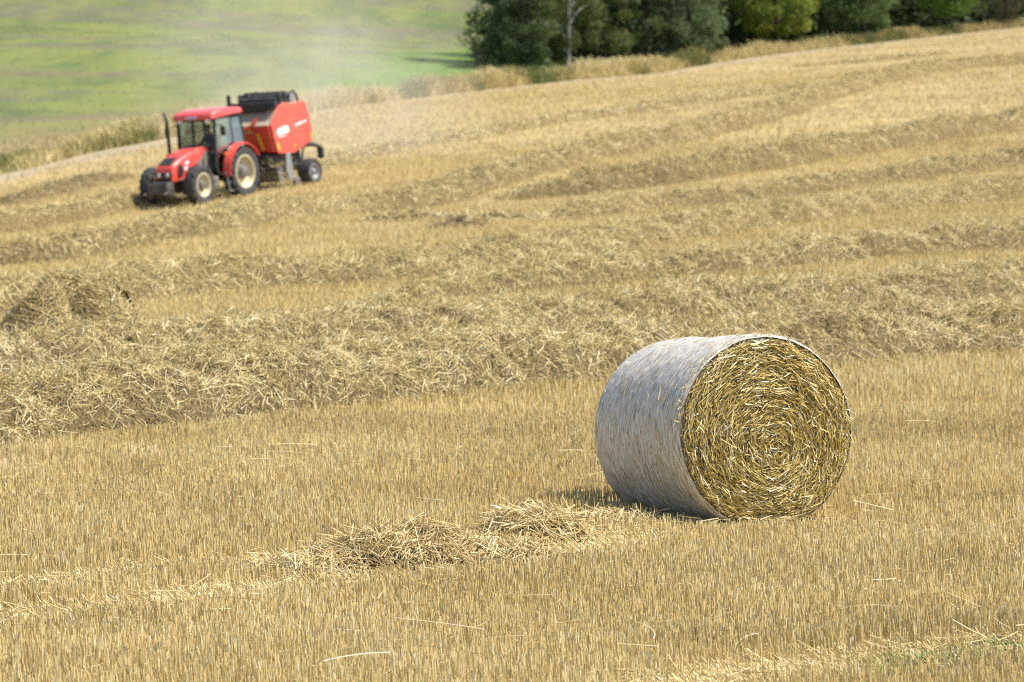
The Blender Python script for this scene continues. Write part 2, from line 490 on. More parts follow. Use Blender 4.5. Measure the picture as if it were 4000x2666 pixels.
def windrows():
    A1 = Windrow([(0, 1776), (680, 1708), (1190, 1640), (1700, 1581), (2330, 1504), (3254, 1448), (3790, 1400), (4000, 1386)], 2.6, 0.40, 11, (12, 12))
    A1.build('broad matted straw row with the round bale standing right in front of it', 2300, 0.0052, 0.125, 0.05, 0.045)
    A2 = Windrow([(0, 1545), (680, 1490), (1400, 1412), (2200, 1335), (2900, 1275), (3500, 1225), (4000, 1180)], 2.4, 0.36, 23, (12, 12))
    A2.build('straw row lying directly against the back of the nearest broad row', 2000, 0.0058, 0.135, 0.05, 0.05)
    B1 = Windrow([(1600, 1200), (1717, 1190), (2070, 1165), (2450, 1115), (2957, 1074), (3314, 1038), (3611, 1008), (4000, 984)], 1.6, 0.36, 37, (0, 14), tstd=0.17, taper=(4.5, 0))
    B1.build('short straw row with dark shaded front, its left end thinning out to a point', 1400, 0.0068, 0.15, 0.06, 0.06)
    B0 = Windrow([(0, 1262), (300, 1232), (595, 1202), (950, 1152), (1200, 1133), (1735, 1108), (1973, 1079), (2600, 965), (3200, 872), (3492, 832), (4000, 784)], 2.3, 0.38, 41, (14, 16), lump=0.36, tstd=0.15)
    B0.build('long wide straw row running behind the dark left straw mound', 1200, 0.0074, 0.15, 0.07, 0.065)
    C = Windrow([(2130, 866), (2390, 862), (2600, 822), (2897, 802), (3195, 760), (3433, 725), (3671, 700), (4000, 653)], 1.6, 0.36, 53, (0, 18), lump=0.40, tstd=0.13, taper=(3.0, 0))
    C.build('straw row starting with a blunt rounded end above the small dark clump', 620, 0.0095, 0.17, 0.09, 0.08)
    E = Windrow([(1960, 800), (2250, 772), (2600, 731), (2838, 695), (3076, 659), (3314, 617), (3492, 588), (3730, 552), (4000, 510)], 2.1, 0.54, 61, (0, 22), lump=0.42, tstd=0.13, taper=(3.5, 0))
    E.build('tall straw row with a steep shaded face in the upper right of the field', 480, 0.011, 0.18, 0.10, 0.09)
    D = Windrow([(0, 1053), (297, 1029), (494, 982), (714, 946), (952, 905), (1400, 850), (1700, 815), (1973, 728), (2150, 680), (2330, 633), (2600, 576), (3016, 481), (3254, 397), (3492, 320), (3730, 278), (4000, 255)], 1.9, 0.44, 71, (18, 28), lump=0.38, tstd=0.13)
    D.build('longest straw row, passing in front of the tractor and climbing to the far right corner', 390, 0.012, 0.19, 0.11, 0.10)
    Fr = Windrow([(0, 928), (178, 893), (416, 851), (535, 822), (690, 786)], 1.9, 0.46, 83, (18, 0), lump=0.38, tstd=0.13, taper=(0, 2.0))
    Fr.build('straw row the tractor is driving onto, ending under its front wheels', 430, 0.011, 0.19, 0.10, 0.09)
    H = Windrow([(1290, 668), (1600, 577), (1900, 545), (2080, 500), (2300, 470), (2600, 425), (3000, 372), (3400, 320)], 1.9, 0.16, 97, (0, 0), lump=0.12, taper=(4, 8))
    H.build('low thin brown straw strip left behind the baler', 250, 0.016, 0.25, 0.2, 0.15)
    J = Windrow([(40, 815), (180, 788), (330, 752), (480, 715), (590, 692)], 1.6, 0.26, 107, (0, 0), lump=0.3, tstd=0.1, taper=(3, 3))
    J.tmean = 0.30
    J.build('short brown ragged straw strip left of the tractor, behind the row it drives onto', 300, 0.012, 0.26, 0.15, 0.12)
    I = Windrow([(3100, 268), (3300, 255), (3600, 225), (3800, 205)], 1.6, 0.20, 101, (0, 0), lump=0.14, taper=(6, 6))
    I.build('faint brown straw strip nearest to the trees', 150, 0.022, 0.3, 0.3, 0.2)
windrows()

# ------------------------------------------------------------------ heaps and small piles of straw
def heap(name, label, cat, centre_px, size, rot, height, n, width, length, seed, lump=0.18, flat=1.7, group=None, mat=None, tint0=0.55, up=0.14, spread=0.7):
    c = ground_at(*centre_px)
    root = empty(name); root.location = c
    tag(root, label, cat, group)
    ca, sa = math.cos(rot), math.sin(rot)
    def pos(a, r):
        lx = size[0] * r * np.cos(a) * (0.85 + 0.3 * noise2(a * 1.3 + 9, a * 0, seed)); ly = size[1] * r * np.sin(a) * (0.85 + 0.3 * noise2(a * 1.1 + 5, a * 0, seed + 1))
        X = c[0] + lx * ca - ly * sa; Y = c[1] + lx * sa + ly * ca
        prof = np.clip(1 - r ** flat, 0, 1)
        h = height * prof * (0.55 + 0.9 * fbm(X * 2.0, Y * 2.0, seed + 3, 2)) + prof ** 0.5 * lump * (fbm(X * 5, Y * 5, seed + 4, 3) - 0.5)
        return np.stack([X, Y, terrain(X, Y) + np.maximum(h, -0.01)], -1)
    A, R = np.meshgrid(np.linspace(0, 2 * np.pi, 64), np.linspace(0.0, 1.0, 18), indexing='ij')
    P = pos(A, R)
    mask_add(P[..., 0][R < 0.85], P[..., 1][R < 0.85])
    P[..., 2] -= 0.02
    acc = Acc(); acc.add(P - c, grid_faces(64, 18)[:, ::-1])
    acc.build('straw_bed', M_BED, root, smooth=True)
    rng = np.random.default_rng(seed)
    a = rng.uniform(0, 2 * np.pi, n); r = np.sqrt(rng.uniform(0, 1.0, n))
    p = pos(a, r)
    eps = 0.02
    nx = pos(a, np.clip(r + eps, 0, 1.05)) - p; ny = pos(a + eps / np.maximum(r, 0.1), r) - p
    nn = unit(np.cross(nx, ny)); nn[nn[:, 2] < 0] *= -1
    az = rot + math.pi * 1.3 * fbm(p[:, 0] * 1.6, p[:, 1] * 1.6, seed + 7, 2) + rng.normal(0, spread, n)
    d0 = np.stack([np.cos(az), np.sin(az), 0 * az], -1)
    d0 = unit(d0 - nn * (d0 * nn).sum(-1, keepdims=True))
    el = rng.normal(up, 0.22, n)
    d = d0 * np.cos(el)[:, None] + nn * np.sin(el)[:, None]
    L = length * rng.uniform(0.4, 1.5, n); W = width * rng.uniform(0.6, 1.4, n)
    p = p - d * (L * 0.5)[:, None] + nn * rng.uniform(-0.01, 0.035, n)[:, None]
    bend = unit(rng.normal(size=(n, 3))) * 0.14 - nn * 0.10
    tint = np.clip(tint0 + rng.normal(0, 0.24, n), 0, 1)
    acc = Acc(); strands(acc, p - c, d, L, W, bend, 3, True, tint, 0.85, rng)
    o = acc.build('loose_straw', mat or M_PILE, root); o['kind'] = 'stuff'
    return root

heap('straw_mound', 'tall rounded grey-brown straw mound at the left edge, dark on its left side', 'straw mound', (290, 1352), (1.0, 0.8), 0.3, 0.64, 7500, 0.0065, 0.24, 201, 0.26, 2.2, mat=M_STRAW, tint0=0.46)
heap('straw_pile', 'long low straw pile with dark hollows under it, lower left of the bale', 'straw pile', (1640, 2208), (0.82, 0.50), 0.12, 0.14, 3400, 0.0055, 0.22, 211, 0.15, 3.2, 'straw piles left in front of the bale', tint0=0.46)
heap('straw_pile', 'small rounded straw pile between the long low pile and the bale', 'straw pile', (2080, 2112), (0.42, 0.46), 0.12, 0.14, 1600, 0.0055, 0.24, 223, 0.12, 3.0, 'straw piles left in front of the bale', tint0=0.5)
heap('straw_pile', 'flattened thin straw tail in the bale shadow reaching from the small pile to the bale', 'straw pile', (2360, 2060), (0.42, 0.26), 0.1, 0.07, 800, 0.0055, 0.22, 227, 0.05, 1.9, 'straw piles left in front of the bale', tint0=0.48)  # thin straw laid where the bale's shadow greys the stubble
heap('straw_pile', 'wispy left end of scattered straw beyond the long low pile', 'straw pile', (1240, 2232), (0.42, 0.30), 0.1, 0.07, 620, 0.0055, 0.24, 229, 0.06, 1.9, 'straw piles left in front of the bale', tint0=0.55)
heap('straw_clump', 'small dark straw clump on stubble at mid picture', 'straw clump', (1785, 893), (0.75, 0.6), 0.2, 0.26, 260, 0.02, 0.4, 233, 0.12, group='straw clumps between the rows', mat=M_STRAW, tint0=0.15)
heap('straw_clump', 'pale ragged straw clump just behind the small dark clump', 'straw clump', (1980, 868), (1.5, 0.6), 0.3, 0.24, 420, 0.02, 0.4, 239, 0.14, group='straw clumps between the rows', mat=M_STRAW, tint0=0.5)
heap('straw_clump', 'flat straw clump where the longest row thins out, left of the pale clump', 'straw clump', (1610, 868), (1.6, 0.7), 0.4, 0.22, 460, 0.02, 0.4, 241, 0.14, group='straw clumps between the rows', mat=M_STRAW, tint0=0.4)
heap('straw_clump', 'rounded straw clump standing just ahead of the tractor front wheels', 'straw clump', (600, 806), (1.0, 0.7), 0.5, 0.42, 420, 0.022, 0.4, 251, 0.14, group='straw clumps between the rows', mat=M_STRAW, tint0=0.5)

# ------------------------------------------------------------------ stubble
BALE_A = math.radians(23)
BALE_AX = np.array([-math.sin(BALE_A), math.cos(BALE_A)])
_bp = (3008 - 2000) / F * 25.5
BALE_FACE = np.array([_bp, 25.5])
def in_bale(X, Y, pad=0.0):
    dx = X - BALE_FACE[0]; dy = Y - BALE_FACE[1]
    al = dx * BALE_AX[0] + dy * BALE_AX[1]; ac = dx * BALE_AX[1] - dy * BALE_AX[0]
    return (al > 0.02 - pad) & (al < 1.36) & (np.abs(ac) < 0.28 + pad)

TRACKS = [([(-300, 2485), (0, 2445), (238, 2410), (535, 2385), (774, 2338), (1400, 2285), (2000, 2205), (2460, 2120)], 0.28, 0.8),
          ([(-300, 2350), (0, 2318), (476, 2243), (1130, 2205)], 0.18, 0.8),
          ([(2500, 2760), (2900, 2655), (3400, 2600), (4000, 2530), (4300, 2500)], 0.30, 0.8),
          ([(2100, 2140), (2500, 2090), (3150, 2075)], 0.12, 0.5),
          ([(0, 1960), (900, 1850), (1700, 1770), (2300, 1720)], 0.30, 0.25)]
TRACKW = [(np.array([ground_at(x, y)[:2] for x, y in px]), w, k) for px, w, k in TRACKS]
def track_k(X, Y):
    k = np.zeros_like(X)
    for pts, w, kk in TRACKW:
        best = np.full_like(X, 1e9)
        for a, b in zip(pts[:-1], pts[1:]):
            ab = b - a; t = np.clip(((X - a[0]) * ab[0] + (Y - a[1]) * ab[1]) / (ab @ ab), 0, 1)
            best = np.minimum(best, np.hypot(X - a[0] - t * ab[0], Y - a[1] - t * ab[1]))
        k = np.maximum(k, kk * np.clip(1.6 - best / w, 0, 1))
    return k

def stubble_zone(y0, y1, dens, width, h0, h1, margin, rng, nst=2, lean_std=0.07):
    n = int(dens * (y1 - y0) * (0.2667 * (y0 + y1) / 2 + 2 * margin))
    Y = rng.uniform(y0, y1, n); hw = 0.1334 * Y + margin
    X = rng.uniform(-1, 1, n) * hw
    keep = (Y < edge_y(X) - EDGE_W(X) * rng.uniform(0.3, 1.1, n)) & ~masked(X, Y) & ~in_bale(X, Y) & ~(in_bale(X, Y, 0.12) & (rng.uniform(size=n) < 0.6))
    X, Y = X[keep], Y[keep]
    pn = fbm(X * 1.3, Y * 1.3, 301, 3)
    keep = rng.uniform(size=len(X)) < 0.45 + 1.0 * pn
    X, Y = X[keep], Y[keep]; n = len(X)
    k = track_k(X, Y) if y0 < 40 else np.zeros(n)
    lean = rng.uniform(size=n) < k
    # standing stems nod slightly to the left, run-over ones lie over that way
    dx = rng.normal(-0.05, lean_std, n); dy = rng.normal(0, lean_std, n)
    la = rng.uniform(0.6, 1.25, n); lz = rng.normal(math.pi, 0.55, n)
    dx = np.where(lean, np.sin(la) * np.cos(lz), dx); dy = np.where(lean, np.sin(la) * np.sin(lz), dy)
    dz = np.where(lean, np.cos(la), 1.0)
    out = (rng.uniform(size=n) < 0.035) & ~lean
    dx = np.where(out, rng.normal(-0.1, 0.45, n), dx)
    D = np.stack([dx, dy, dz], -1)
    hh = rng.uniform(h0, h1, n) * (0.8 + 0.4 * fbm(X * 0.6, Y * 0.6, 305, 2)) * (1 - 0.25 * k) * np.where(in_bale(X, Y, 0.45), 0.42, 1.0)
    W = width * rng.uniform(0.65, 1.35, n)
    P = np.stack([X, Y, terrain(X, Y) - 0.01], -1)
    tn = fbm(X * 0.7, Y * 0.7, 311, 3)
    tint = np.clip(0.60 + (tn - 0.5) * 0.45 + rng.normal(0, np.interp(y0, [20, 50, 130], [0.18, 0.13, 0.08]), n), 0, 1)
    return P, D, hh, W, tint

def stubble():
    rng = np.random.default_rng(401)
    acc = Acc()
    for z in ((15.5, 24, 1750, 0.0047, 0.075, 0.128, 2.2), (24, 34, 1350, 0.0050, 0.075, 0.128, 3.0), (34, 50, 420, 0.0066, 0.085, 0.14, 5),
              (50, 75, 250, 0.0085, 0.09, 0.15, 7), (75, 130, 110, 0.013, 0.09, 0.15, 12), (130, 275, 15, 0.028, 0.09, 0.15, 20)):
        P, D, L, W, t = stubble_zone(*z[:3], z[3], z[4], z[5], z[6], rng)
        strands(acc, P, D, L, W, None, 2, True, t, 0.95, rng)
    o = acc.build('stubble', M_STUB)
    tag(o, 'short upright golden wheat stubble covering the field', 'stubble', kind='stuff')
    # fallen straw and chaff lying between and on the stems
    acc = Acc()
    n = 26000
    Y = rng.uniform(15.5, 34, n); X = rng.uniform(-1, 1, n) * (0.1334 * Y + 1.6)
    k = track_k(X, Y)
    keep = ~in_bale(X, Y) & (rng.uniform(size=n) < 0.35 + 0.6 * k)
    X, Y, k = X[keep], Y[keep], k[keep]; n = len(X)
    az = rng.uniform(0, 2 * np.pi, n)
    D = np.stack([np.cos(az), np.sin(az), rng.normal(0.03, 0.15, n)], -1)
    P = np.stack([X, Y, terrain(X, Y) + 0.01 + rng.uniform(0, 1, n) ** 2 * 0.06], -1)
    strands(acc, P, D, rng.uniform(0.04, 0.2, n), rng.uniform(0.0035, 0.0065, n), unit(rng.normal(size=(n, 3))) * 0.12, 3, True, np.clip(rng.normal(0.55, 0.2, n), 0, 1), 0.9, rng)
    n = 170                                                # long stalks resting on the stubble tops
    Y = rng.uniform(16.5, 36, n) ; X = rng.uniform(-1, 1, n) * (0.1334 * Y + 1)
    keep = ~in_bale(X, Y, 0.3) & ~masked(X, Y); X, Y = X[keep], Y[keep]; n = len(X)
    az = rng.normal(math.pi * 0.92, 0.6, n)
    D = np.stack([np.cos(az), np.sin(az), rng.normal(0.03, 0.12, n)], -1)
    P = np.stack([X, Y, terrain(X, Y) + rng.uniform(0.05, 0.14, n)], -1)
    bend = np.stack([rng.normal(0, 0.15, n), rng.normal(0, 0.15, n), -np.abs(rng.normal(0, 0.12, n))], -1)
    strands(acc, P, D, rng.uniform(0.12, 0.42, n), rng.uniform(0.0035, 0.005, n), bend, 5, True, np.clip(rng.normal(0.8, 0.15, n), 0, 1), 0.7, rng)
    o = acc.build('fallen_straw', M_PILE)
    tag(o, 'loose pale straw lying on and between the stubble', 'fallen straw', kind='stuff')
stubble()

def weeds():
    m = NT('weed_leaf')
    c = m.ramp(m.attr('tint').outputs['Fac'], [(0, (0.05, 0.12, 0.02)), (1, (0.20, 0.33, 0.06))])
    mat = m.done(m.bsdf(c, 0.55, 0.3))
    rng = np.random.default_rng(55)
    acc = Acc()
    spots = [(3300, 2660, .10), (3520, 2600, .16), (3650, 2605, .18), (3800, 2585, .2), (3900, 2545, .16), (3960, 2540, .12), (3500, 2640, .1), (3170, 2535, .06), (795, 2590, .06), (100, 2650, .05), (2540, 2655, .06), (1500, 2050, .05), (3860, 2470, .1)]
    for x, y, r in spots:
        c0 = ground_at(x, y); n = int(900 * r)
        a = rng.uniform(0, 6.28, n); rr = r * np.sqrt(rng.uniform(0, 1, n))
        X = c0[0] + rr * np.cos(a) * 1.5; Y = c0[1] + rr * np.sin(a)
        P = np.stack([X, Y, terrain(X, Y)], -1)
        az = rng.uniform(0, 6.28, n); D = np.stack([np.cos(az) * .7, np.sin(az) * .7, rng.uniform(.3, 1.2, n)], -1)
        strands(acc, P, D, rng.uniform(0.04, 0.11, n), rng.uniform(0.004, 0.009, n), np.stack([np.cos(az) * .3, np.sin(az) * .3, -0.3 + 0 * az], -1), 3, False, rng.uniform(0, 1, n), 0.2, rng)
    o = acc.build('weeds', mat)
    tag(o, 'fresh green weeds sprouting between the stubble', 'weeds', kind='stuff')
weeds()

# ------------------------------------------------------------------ round bale
def round_bale():
    R, LEN = 0.655, 1.36
    a = unit(np.array([BALE_AX[0], BALE_AX[1], -0.078]))
    ex = unit(np.array([BALE_AX[1], -BALE_AX[0], 0.0]))
    ez = np.cross(ex, a)
    c = np.array([BALE_FACE[0], BALE_FACE[1], 0.0]); c[2] = CAM_H - (1693 - 418) / F * 25.5 - R
    root = empty('round_bale')
    root.matrix_world = Matrix(((ex[0], a[0], ez[0], c[0]), (ex[1], a[1], ez[1], c[1]), (ex[2], a[2], ez[2], c[2]), (0, 0, 0, 1)))
    tag(root, 'large round straw bale wrapped in pale grey net standing on the stubble', 'straw bale')
    rng = np.random.default_rng(77)
    def rad(th, y):
        yy = y / LEN
        r = R + 0.010 * np.sin(np.pi * np.clip(yy, 0, 1)) - 0.016 * np.exp(-((yy - 0.55) / 0.16) ** 2) * np.clip(np.sin(th), 0, 1)
        r = r - 0.020 * np.clip(1 - (y + 0.012) / 0.05, 0, 1) ** 2 - 0.020 * np.clip(1 - (LEN + 0.012 - y) / 0.05, 0, 1) ** 2
        r = r + 0.014 * (fbm(np.cos(th) * 2.2 + 7, y * 2 + np.sin(th) * 2.2, 81, 3) - 0.5) + 0.004 * (noise2(th * 22, y * 14, 83) - 0.5)
        flat = np.clip((-np.sin(th) - 0.90) / 0.10, 0, 1)
        return r * (1 - 0.025 * flat)
    nt, ny = 240, 64
    TH, YY = np.meshgrid(np.linspace(0, 2 * np.pi, nt), np.linspace(-0.012, LEN + 0.012, ny), indexing='ij')
    RR = rad(TH, YY)
    V = np.stack([RR * np.cos(TH), YY, R + RR * np.sin(TH)], -1)
    acc = Acc(); acc.add(V, grid_faces(nt, ny)[:, ::-1])
    # net wrap: fine pale threads wound round the bale over straw
    m = NT('bale_net_wrap')
    uv = m.n('ShaderNodeUVMap', uv_map='wrap').outputs[0]
    thr = m.noise(m.mapping(uv, (130, 9, 1), (0, 0, 0.06)), 1.0, 4, 0.68, 0.25)
    thr2 = m.noise(m.mapping(uv, (70, 9, 1), (0, 0, -0.12)), 1.0, 4, 0.65)
    big = m.noise(m.mapping(uv, (3, 2.2, 1)), 1.0, 4, 0.6)
    c0 = m.ramp(thr, [(0.36, (0.06, 0.046, 0.03)), (0.47, (0.33, 0.29, 0.235)), (0.57, (0.70, 0.66, 0.58))])
    c0 = m.mix(m.math('MULTIPLY', m.ramp(thr2, [(0.52, (0, 0, 0)), (0.66, (1, 1, 1))]), 0.6), c0, (0.44, 0.36, 0.24))
    c0 = m.mix(m.math('MULTIPLY', m.ramp(big, [(0.42, (0, 0, 0)), (0.62, (1, 1, 1))]), 0.45), c0, m.mix(0.55, c0, (0.61, 0.59, 0.56)))
    net = m.done(m.bsdf(c0, 0.5, 0.35, bump=(thr, 0.6, 0.004)))
    wrap = acc.build('net_wrap', net, root, smooth=True)
    uvl = wrap.data.uv_layers.new(name='wrap')
    vi = np.empty(len(wrap.data.loops), np.int32); wrap.data.loops.foreach_get('vertex_index', vi)
    UV = np.stack([YY.ravel()[vi], (TH * R).ravel()[vi]], -1)
    uvl.data.foreach_set('uv', UV.astype(np.float32).ravel())
    # straws caught in and sticking out of the net
    n = 1000
    th = rng.uniform(0, 2 * np.pi, n); y = rng.uniform(0.02, LEN - 0.02, n)
    r = rad(th, y)
    P = np.stack([r * np.cos(th), y, R + r * np.sin(th)], -1)
    N = np.stack([np.cos(th), 0 * th, np.sin(th)], -1); T = np.stack([-np.sin(th), 0 * th, np.cos(th)], -1)
    s = rng.choice([-1, 1], n); ax = np.array([0, 1.0, 0])
    D = T * (s * rng.uniform(0.3, 1, n))[:, None] + ax * rng.normal(0, 0.5, n)[:, None] + N * rng.uniform(0.0, 0.30, n)[:, None]
    acc = Acc(); strands(acc, P + N * 0.001, D, rng.uniform(0.012, 0.05, n), rng.uniform(0.0025, 0.0045, n), -N * 0.2, 3, True, rng.uniform(0.2, 1, n), 0.8, rng)
    n = 14
    th = rng.uniform(2.2, 4.2, n); y = rng.uniform(0.1, 1.1, n); r = rad(th, y) + 0.004
    P = np.stack([r * np.cos(th), y, R + r * np.sin(th)], -1); T = np.stack([-np.sin(th), 0 * th, np.cos(th)], -1)
    strands(acc, P, T + ax * rng.normal(0, .6, n)[:, None], rng.uniform(0.05, 0.12, n), np.full(n, 0.005), None, 2, True, rng.uniform(0.5, 1, n), 1, rng)
    # the fuzzy upper rim
    n = 260
    th = rng.uniform(0.1, 3.0, n); y = np.abs(rng.normal(0, 0.03, n)); r = rad(th, y)
    P = np.stack([r * np.cos(th), y, R + r * np.sin(th)], -1); N = np.stack([np.cos(th), 0 * th, np.sin(th)], -1); T = np.stack([-np.sin(th), 0 * th, np.cos(th)], -1)
    strands(acc, P, N * rng.uniform(0.1, 0.6, n)[:, None] + T * rng.normal(0, 1, n)[:, None] - ax * 0.4, rng.uniform(0.015, 0.06, n), rng.uniform(0.002, 0.004, n), None, 2, True, rng.uniform(0.6, 1, n), 0.6, rng)
    o = acc.build('loose_straw', M_PILE, wrap); o['kind'] = 'stuff'
    # the two straw faces: coiled layers of straw
    m = NT('bale_straw_face')
    c0 = m.ramp(m.attr('tint').outputs['Fac'], [(0.0, (0.13, 0.085, 0.03)), (0.25, (0.36, 0.245, 0.07)), (0.5, (0.54, 0.395, 0.10)), (0.75, (0.71, 0.58, 0.24)), (1.0, (0.88, 0.83, 0.64))])  # ramp stretched to paint in pale glints and dark shaded gaps
    mface = m.done(m.bsdf(c0, 0.33, 0.5))
    CEN = np.array([0.0, -0.14])
    def face_pt(rho, th, front):
        q = (1 - rho)[..., None] * CEN + rho[..., None] * (R - 0.020) * np.stack([np.cos(th), np.sin(th)], -1)
        bul = 0.050 * (1 - rho ** 2.5) + 0.022 * (fbm(q[..., 0] * 6 + 3, q[..., 1] * 6, 85, 3) - 0.5) + 0.004 * np.sin(rho * 46 + th)
        y = -bul if front else LEN + bul
        return np.stack([q[..., 0], y, R + q[..., 1]], -1)
    for front, n in ((True, 11500), (False, 3500)):
        acc = Acc()
        RO, TH = np.meshgrid(np.linspace(0, 1.0, 26), np.linspace(0, 2 * np.pi, 97), indexing='ij')
        f = grid_faces(26, 97)
        acc.add(face_pt(RO, TH, front), f if not front else f[:, ::-1], tint=0.0)  # backing at the darkest tint, standing in for shade between straws
        rho = np.sqrt(rng.uniform(0.0005, 0.985, n)); th = rng.uniform(0, 2 * np.pi, n)
        p = face_pt(rho, th, front)
        t = unit(face_pt(rho, th + 0.03, front) - p)
        ou = np.array([0, -1.0 if front else 1.0, 0])
        rd = np.cross(t, ou)
        # straws in the heart of the coil poke out end-on and in any direction
        core = np.clip(1 - rho / 0.22, 0, 1)
        ang = rng.normal(0, 0.30 + 0.9 * core, n) + (rng.uniform(size=n) < 0.16) * rng.normal(0, 0.9, n)
        el = rng.normal(0.05, 0.20 + 0.25 * core, n) + (rng.uniform(size=n) < 0.04) * rng.uniform(0.2, 0.7, n)
        d = (t * np.cos(ang)[:, None] + rd * np.sin(ang)[:, None]) * np.cos(el)[:, None] + ou * np.sin(el)[:, None]
        L = rng.uniform(0.03, 0.13, n) * (1 - 0.5 * core); W = rng.uniform(0.0032, 0.0068, n)
        p = p - d * (L * 0.5)[:, None] + ou * ((rng.uniform(0, 1, n) ** 1.6 * 0.045) * np.clip((1.0 - rho) / 0.06, 0.3, 1) - 0.010)[:, None]
        lay = fbm(rho * 26 + th / 6.28, th * 1.2, 87, 2)
        tint = np.clip(0.52 + (lay - 0.5) * 0.35 + rng.normal(0, 0.23, n) + 0.12 * core, 0, 1)
        strands(acc, p, d, L, W, -ou * 0.05 + unit(rng.normal(size=(n, 3))) * 0.07, 3, True, tint, 0.9, rng)
        o = acc.build('straw_face', mface, root)
        tag(o, 'coiled golden straw end of the bale' if front else 'far straw end of the bale')
    return root
round_bale()

# ------------------------------------------------------------------ solid-shape helpers for the machines
class MB:
    def __init__(s): s.v, s.f = [], []
    def add(s, v, f):
        n = len(s.v); s.v += [tuple(map(float, p)) for p in v]; s.f += [tuple(i + n for i in q) for q in f]; return s
    def box(s, c, d, rz=0.0, ry=0.0, rx=0.0):
        M = Matrix.Rotation(rz, 3, 'Z') @ Matrix.Rotation(ry, 3, 'Y') @ Matrix.Rotation(rx, 3, 'X')
        vs = [Vector(c) + M @ Vector((sx * d[0] / 2, sy * d[1] / 2, sz * d[2] / 2)) for sx in (-1, 1) for sy in (-1, 1) for sz in (-1, 1)]
        return s.add(vs, [(0, 1, 3, 2), (4, 6, 7, 5), (0, 4, 5, 1), (2, 3, 7, 6), (0, 2, 6, 4), (1, 5, 7, 3)])
    def prism(s, poly, y0, y1):
        """polygon in the x-z plane pushed from y0 to y1"""
        n = len(poly)
        v = [(x, y0, z) for x, z in poly] + [(x, y1, z) for x, z in poly]
        return s.add(v, [tuple(range(n)), tuple(range(2 * n - 1, n - 1, -1))] + [(i, i + n, (i + 1) % n + n, (i + 1) % n) for i in range(n)])
    def slab(s, quad, th):
        """thick pane through four or more points"""
        q = [Vector(p) for p in quad]; nrm = (q[1] - q[0]).cross(q[2] - q[0]).normalized() * th / 2; n = len(q)
        return s.add([p - nrm for p in q] + [p + nrm for p in q], [tuple(range(n - 1, -1, -1)), tuple(range(n, 2 * n))] + [(i, (i + 1) % n, (i + 1) % n + n, i + n) for i in range(n)])
    def lathe(s, prof, c, seg=40, axis='y', a0=0.0, a1=2 * math.pi):
        """profile of (radius, offset along the axis) turned about an axis through c"""
        full = abs(a1 - a0 - 2 * math.pi) < 1e-6
        n = seg if full else seg + 1; m = len(prof); v = []
        for i in range(n):
            a = a0 + (a1 - a0) * i / seg
            for r, o in prof:
                p = {'y': (r * math.cos(a), o, r * math.sin(a)), 'x': (o, r * math.cos(a), r * math.sin(a)), 'z': (r * math.cos(a), r * math.sin(a), o)}[axis]
                v.append((c[0] + p[0], c[1] + p[1], c[2] + p[2]))
        return s.add(v, [(i * m + j, ((i + 1) % n) * m + j, ((i + 1) % n) * m + j + 1, i * m + j + 1) for i in range(seg) for j in range(m - 1)])
    def tube(s, path, r, seg=10):
        path = [Vector(p) for p in path]; rs = r if isinstance(r, (list, tuple)) else [r] * len(path)
        v, prev = [], None
        for i, p in enumerate(path):
            t = (path[min(i + 1, len(path) - 1)] - path[max(i - 1, 0)]).normalized()
            up = Vector((0, 0, 1)) if abs(t.z) < 0.9 else Vector((1, 0, 0))
            if prev is not None: up = prev
            a = t.cross(up).normalized(); b = a.cross(t).normalized(); prev = b
            v += [p + (a * math.cos(6.28319 * k / seg) + b * math.sin(6.28319 * k / seg)) * rs[i] for k in range(seg)]
        n = len(path)
        f = [(i * seg + k, i * seg + (k + 1) % seg, (i + 1) * seg + (k + 1) % seg, (i + 1) * seg + k) for i in range(n - 1) for k in range(seg)]
        return s.add(v, f + [tuple(range(seg - 1, -1, -1)), tuple((n - 1) * seg + k for k in range(seg))])
    def loft(s, rings, cap=True):
        m = len(rings[0]); v = [p for r in rings for p in r]
        f = [(i * m + k, i * m + (k + 1) % m, (i + 1) * m + (k + 1) % m, (i + 1) * m + k) for i in range(len(rings) - 1) for k in range(m)]
        if cap: f += [tuple(range(m - 1, -1, -1)), tuple((len(rings) - 1) * m + k for k in range(m))]
        return s.add(v, f)
    def build(s, name, mat, parent=None, bevel=0.0, smooth=True, ang=35):
        me = bpy.data.meshes.new(name); me.from_pydata(s.v, [], s.f)
        bm = bmesh.new(); bm.from_mesh(me); bmesh.ops.recalc_face_normals(bm, faces=bm.faces); bm.to_mesh(me); bm.free()
        me.materials.append(mat)
        if smooth:
            me.polygons.foreach_set('use_smooth', [True] * len(me.polygons))
            me.set_sharp_from_angle(angle=math.radians(ang))
        o = bpy.data.objects.new(name, me); COL.objects.link(o)
        if parent is not None: o.parent = parent
        if bevel:
            md = o.modifiers.new('bevel', 'BEVEL'); md.width = bevel; md.segments = 2; md.limit_method = 'ANGLE'; md.angle_limit = math.radians(40)
        return o

def rounded_ring(x, hw, z0, z1, rc, n=5, crown=0.0):
    """rounded rectangle across the machine at station x; the top corners get radius rc, the roof line a slight crown"""
    pts = [(x, -hw, z0), (x, hw, z0)]
    for k in range(n + 1):
        a = math.pi / 2 * k / n
        pts.append((x, hw - rc + rc * math.cos(a), z1 - rc + rc * math.sin(a)))
    for k in range(n + 1):
        a = math.pi / 2 + math.pi / 2 * k / n
        pts.append((x, -hw + rc + rc * math.cos(a), z1 - rc + rc * math.sin(a)))
    return [(p[0], p[1], p[2] + crown * max(0, 1 - (p[1] / hw) ** 2) * (p[2] > (z0 + z1) / 2)) for p in pts]

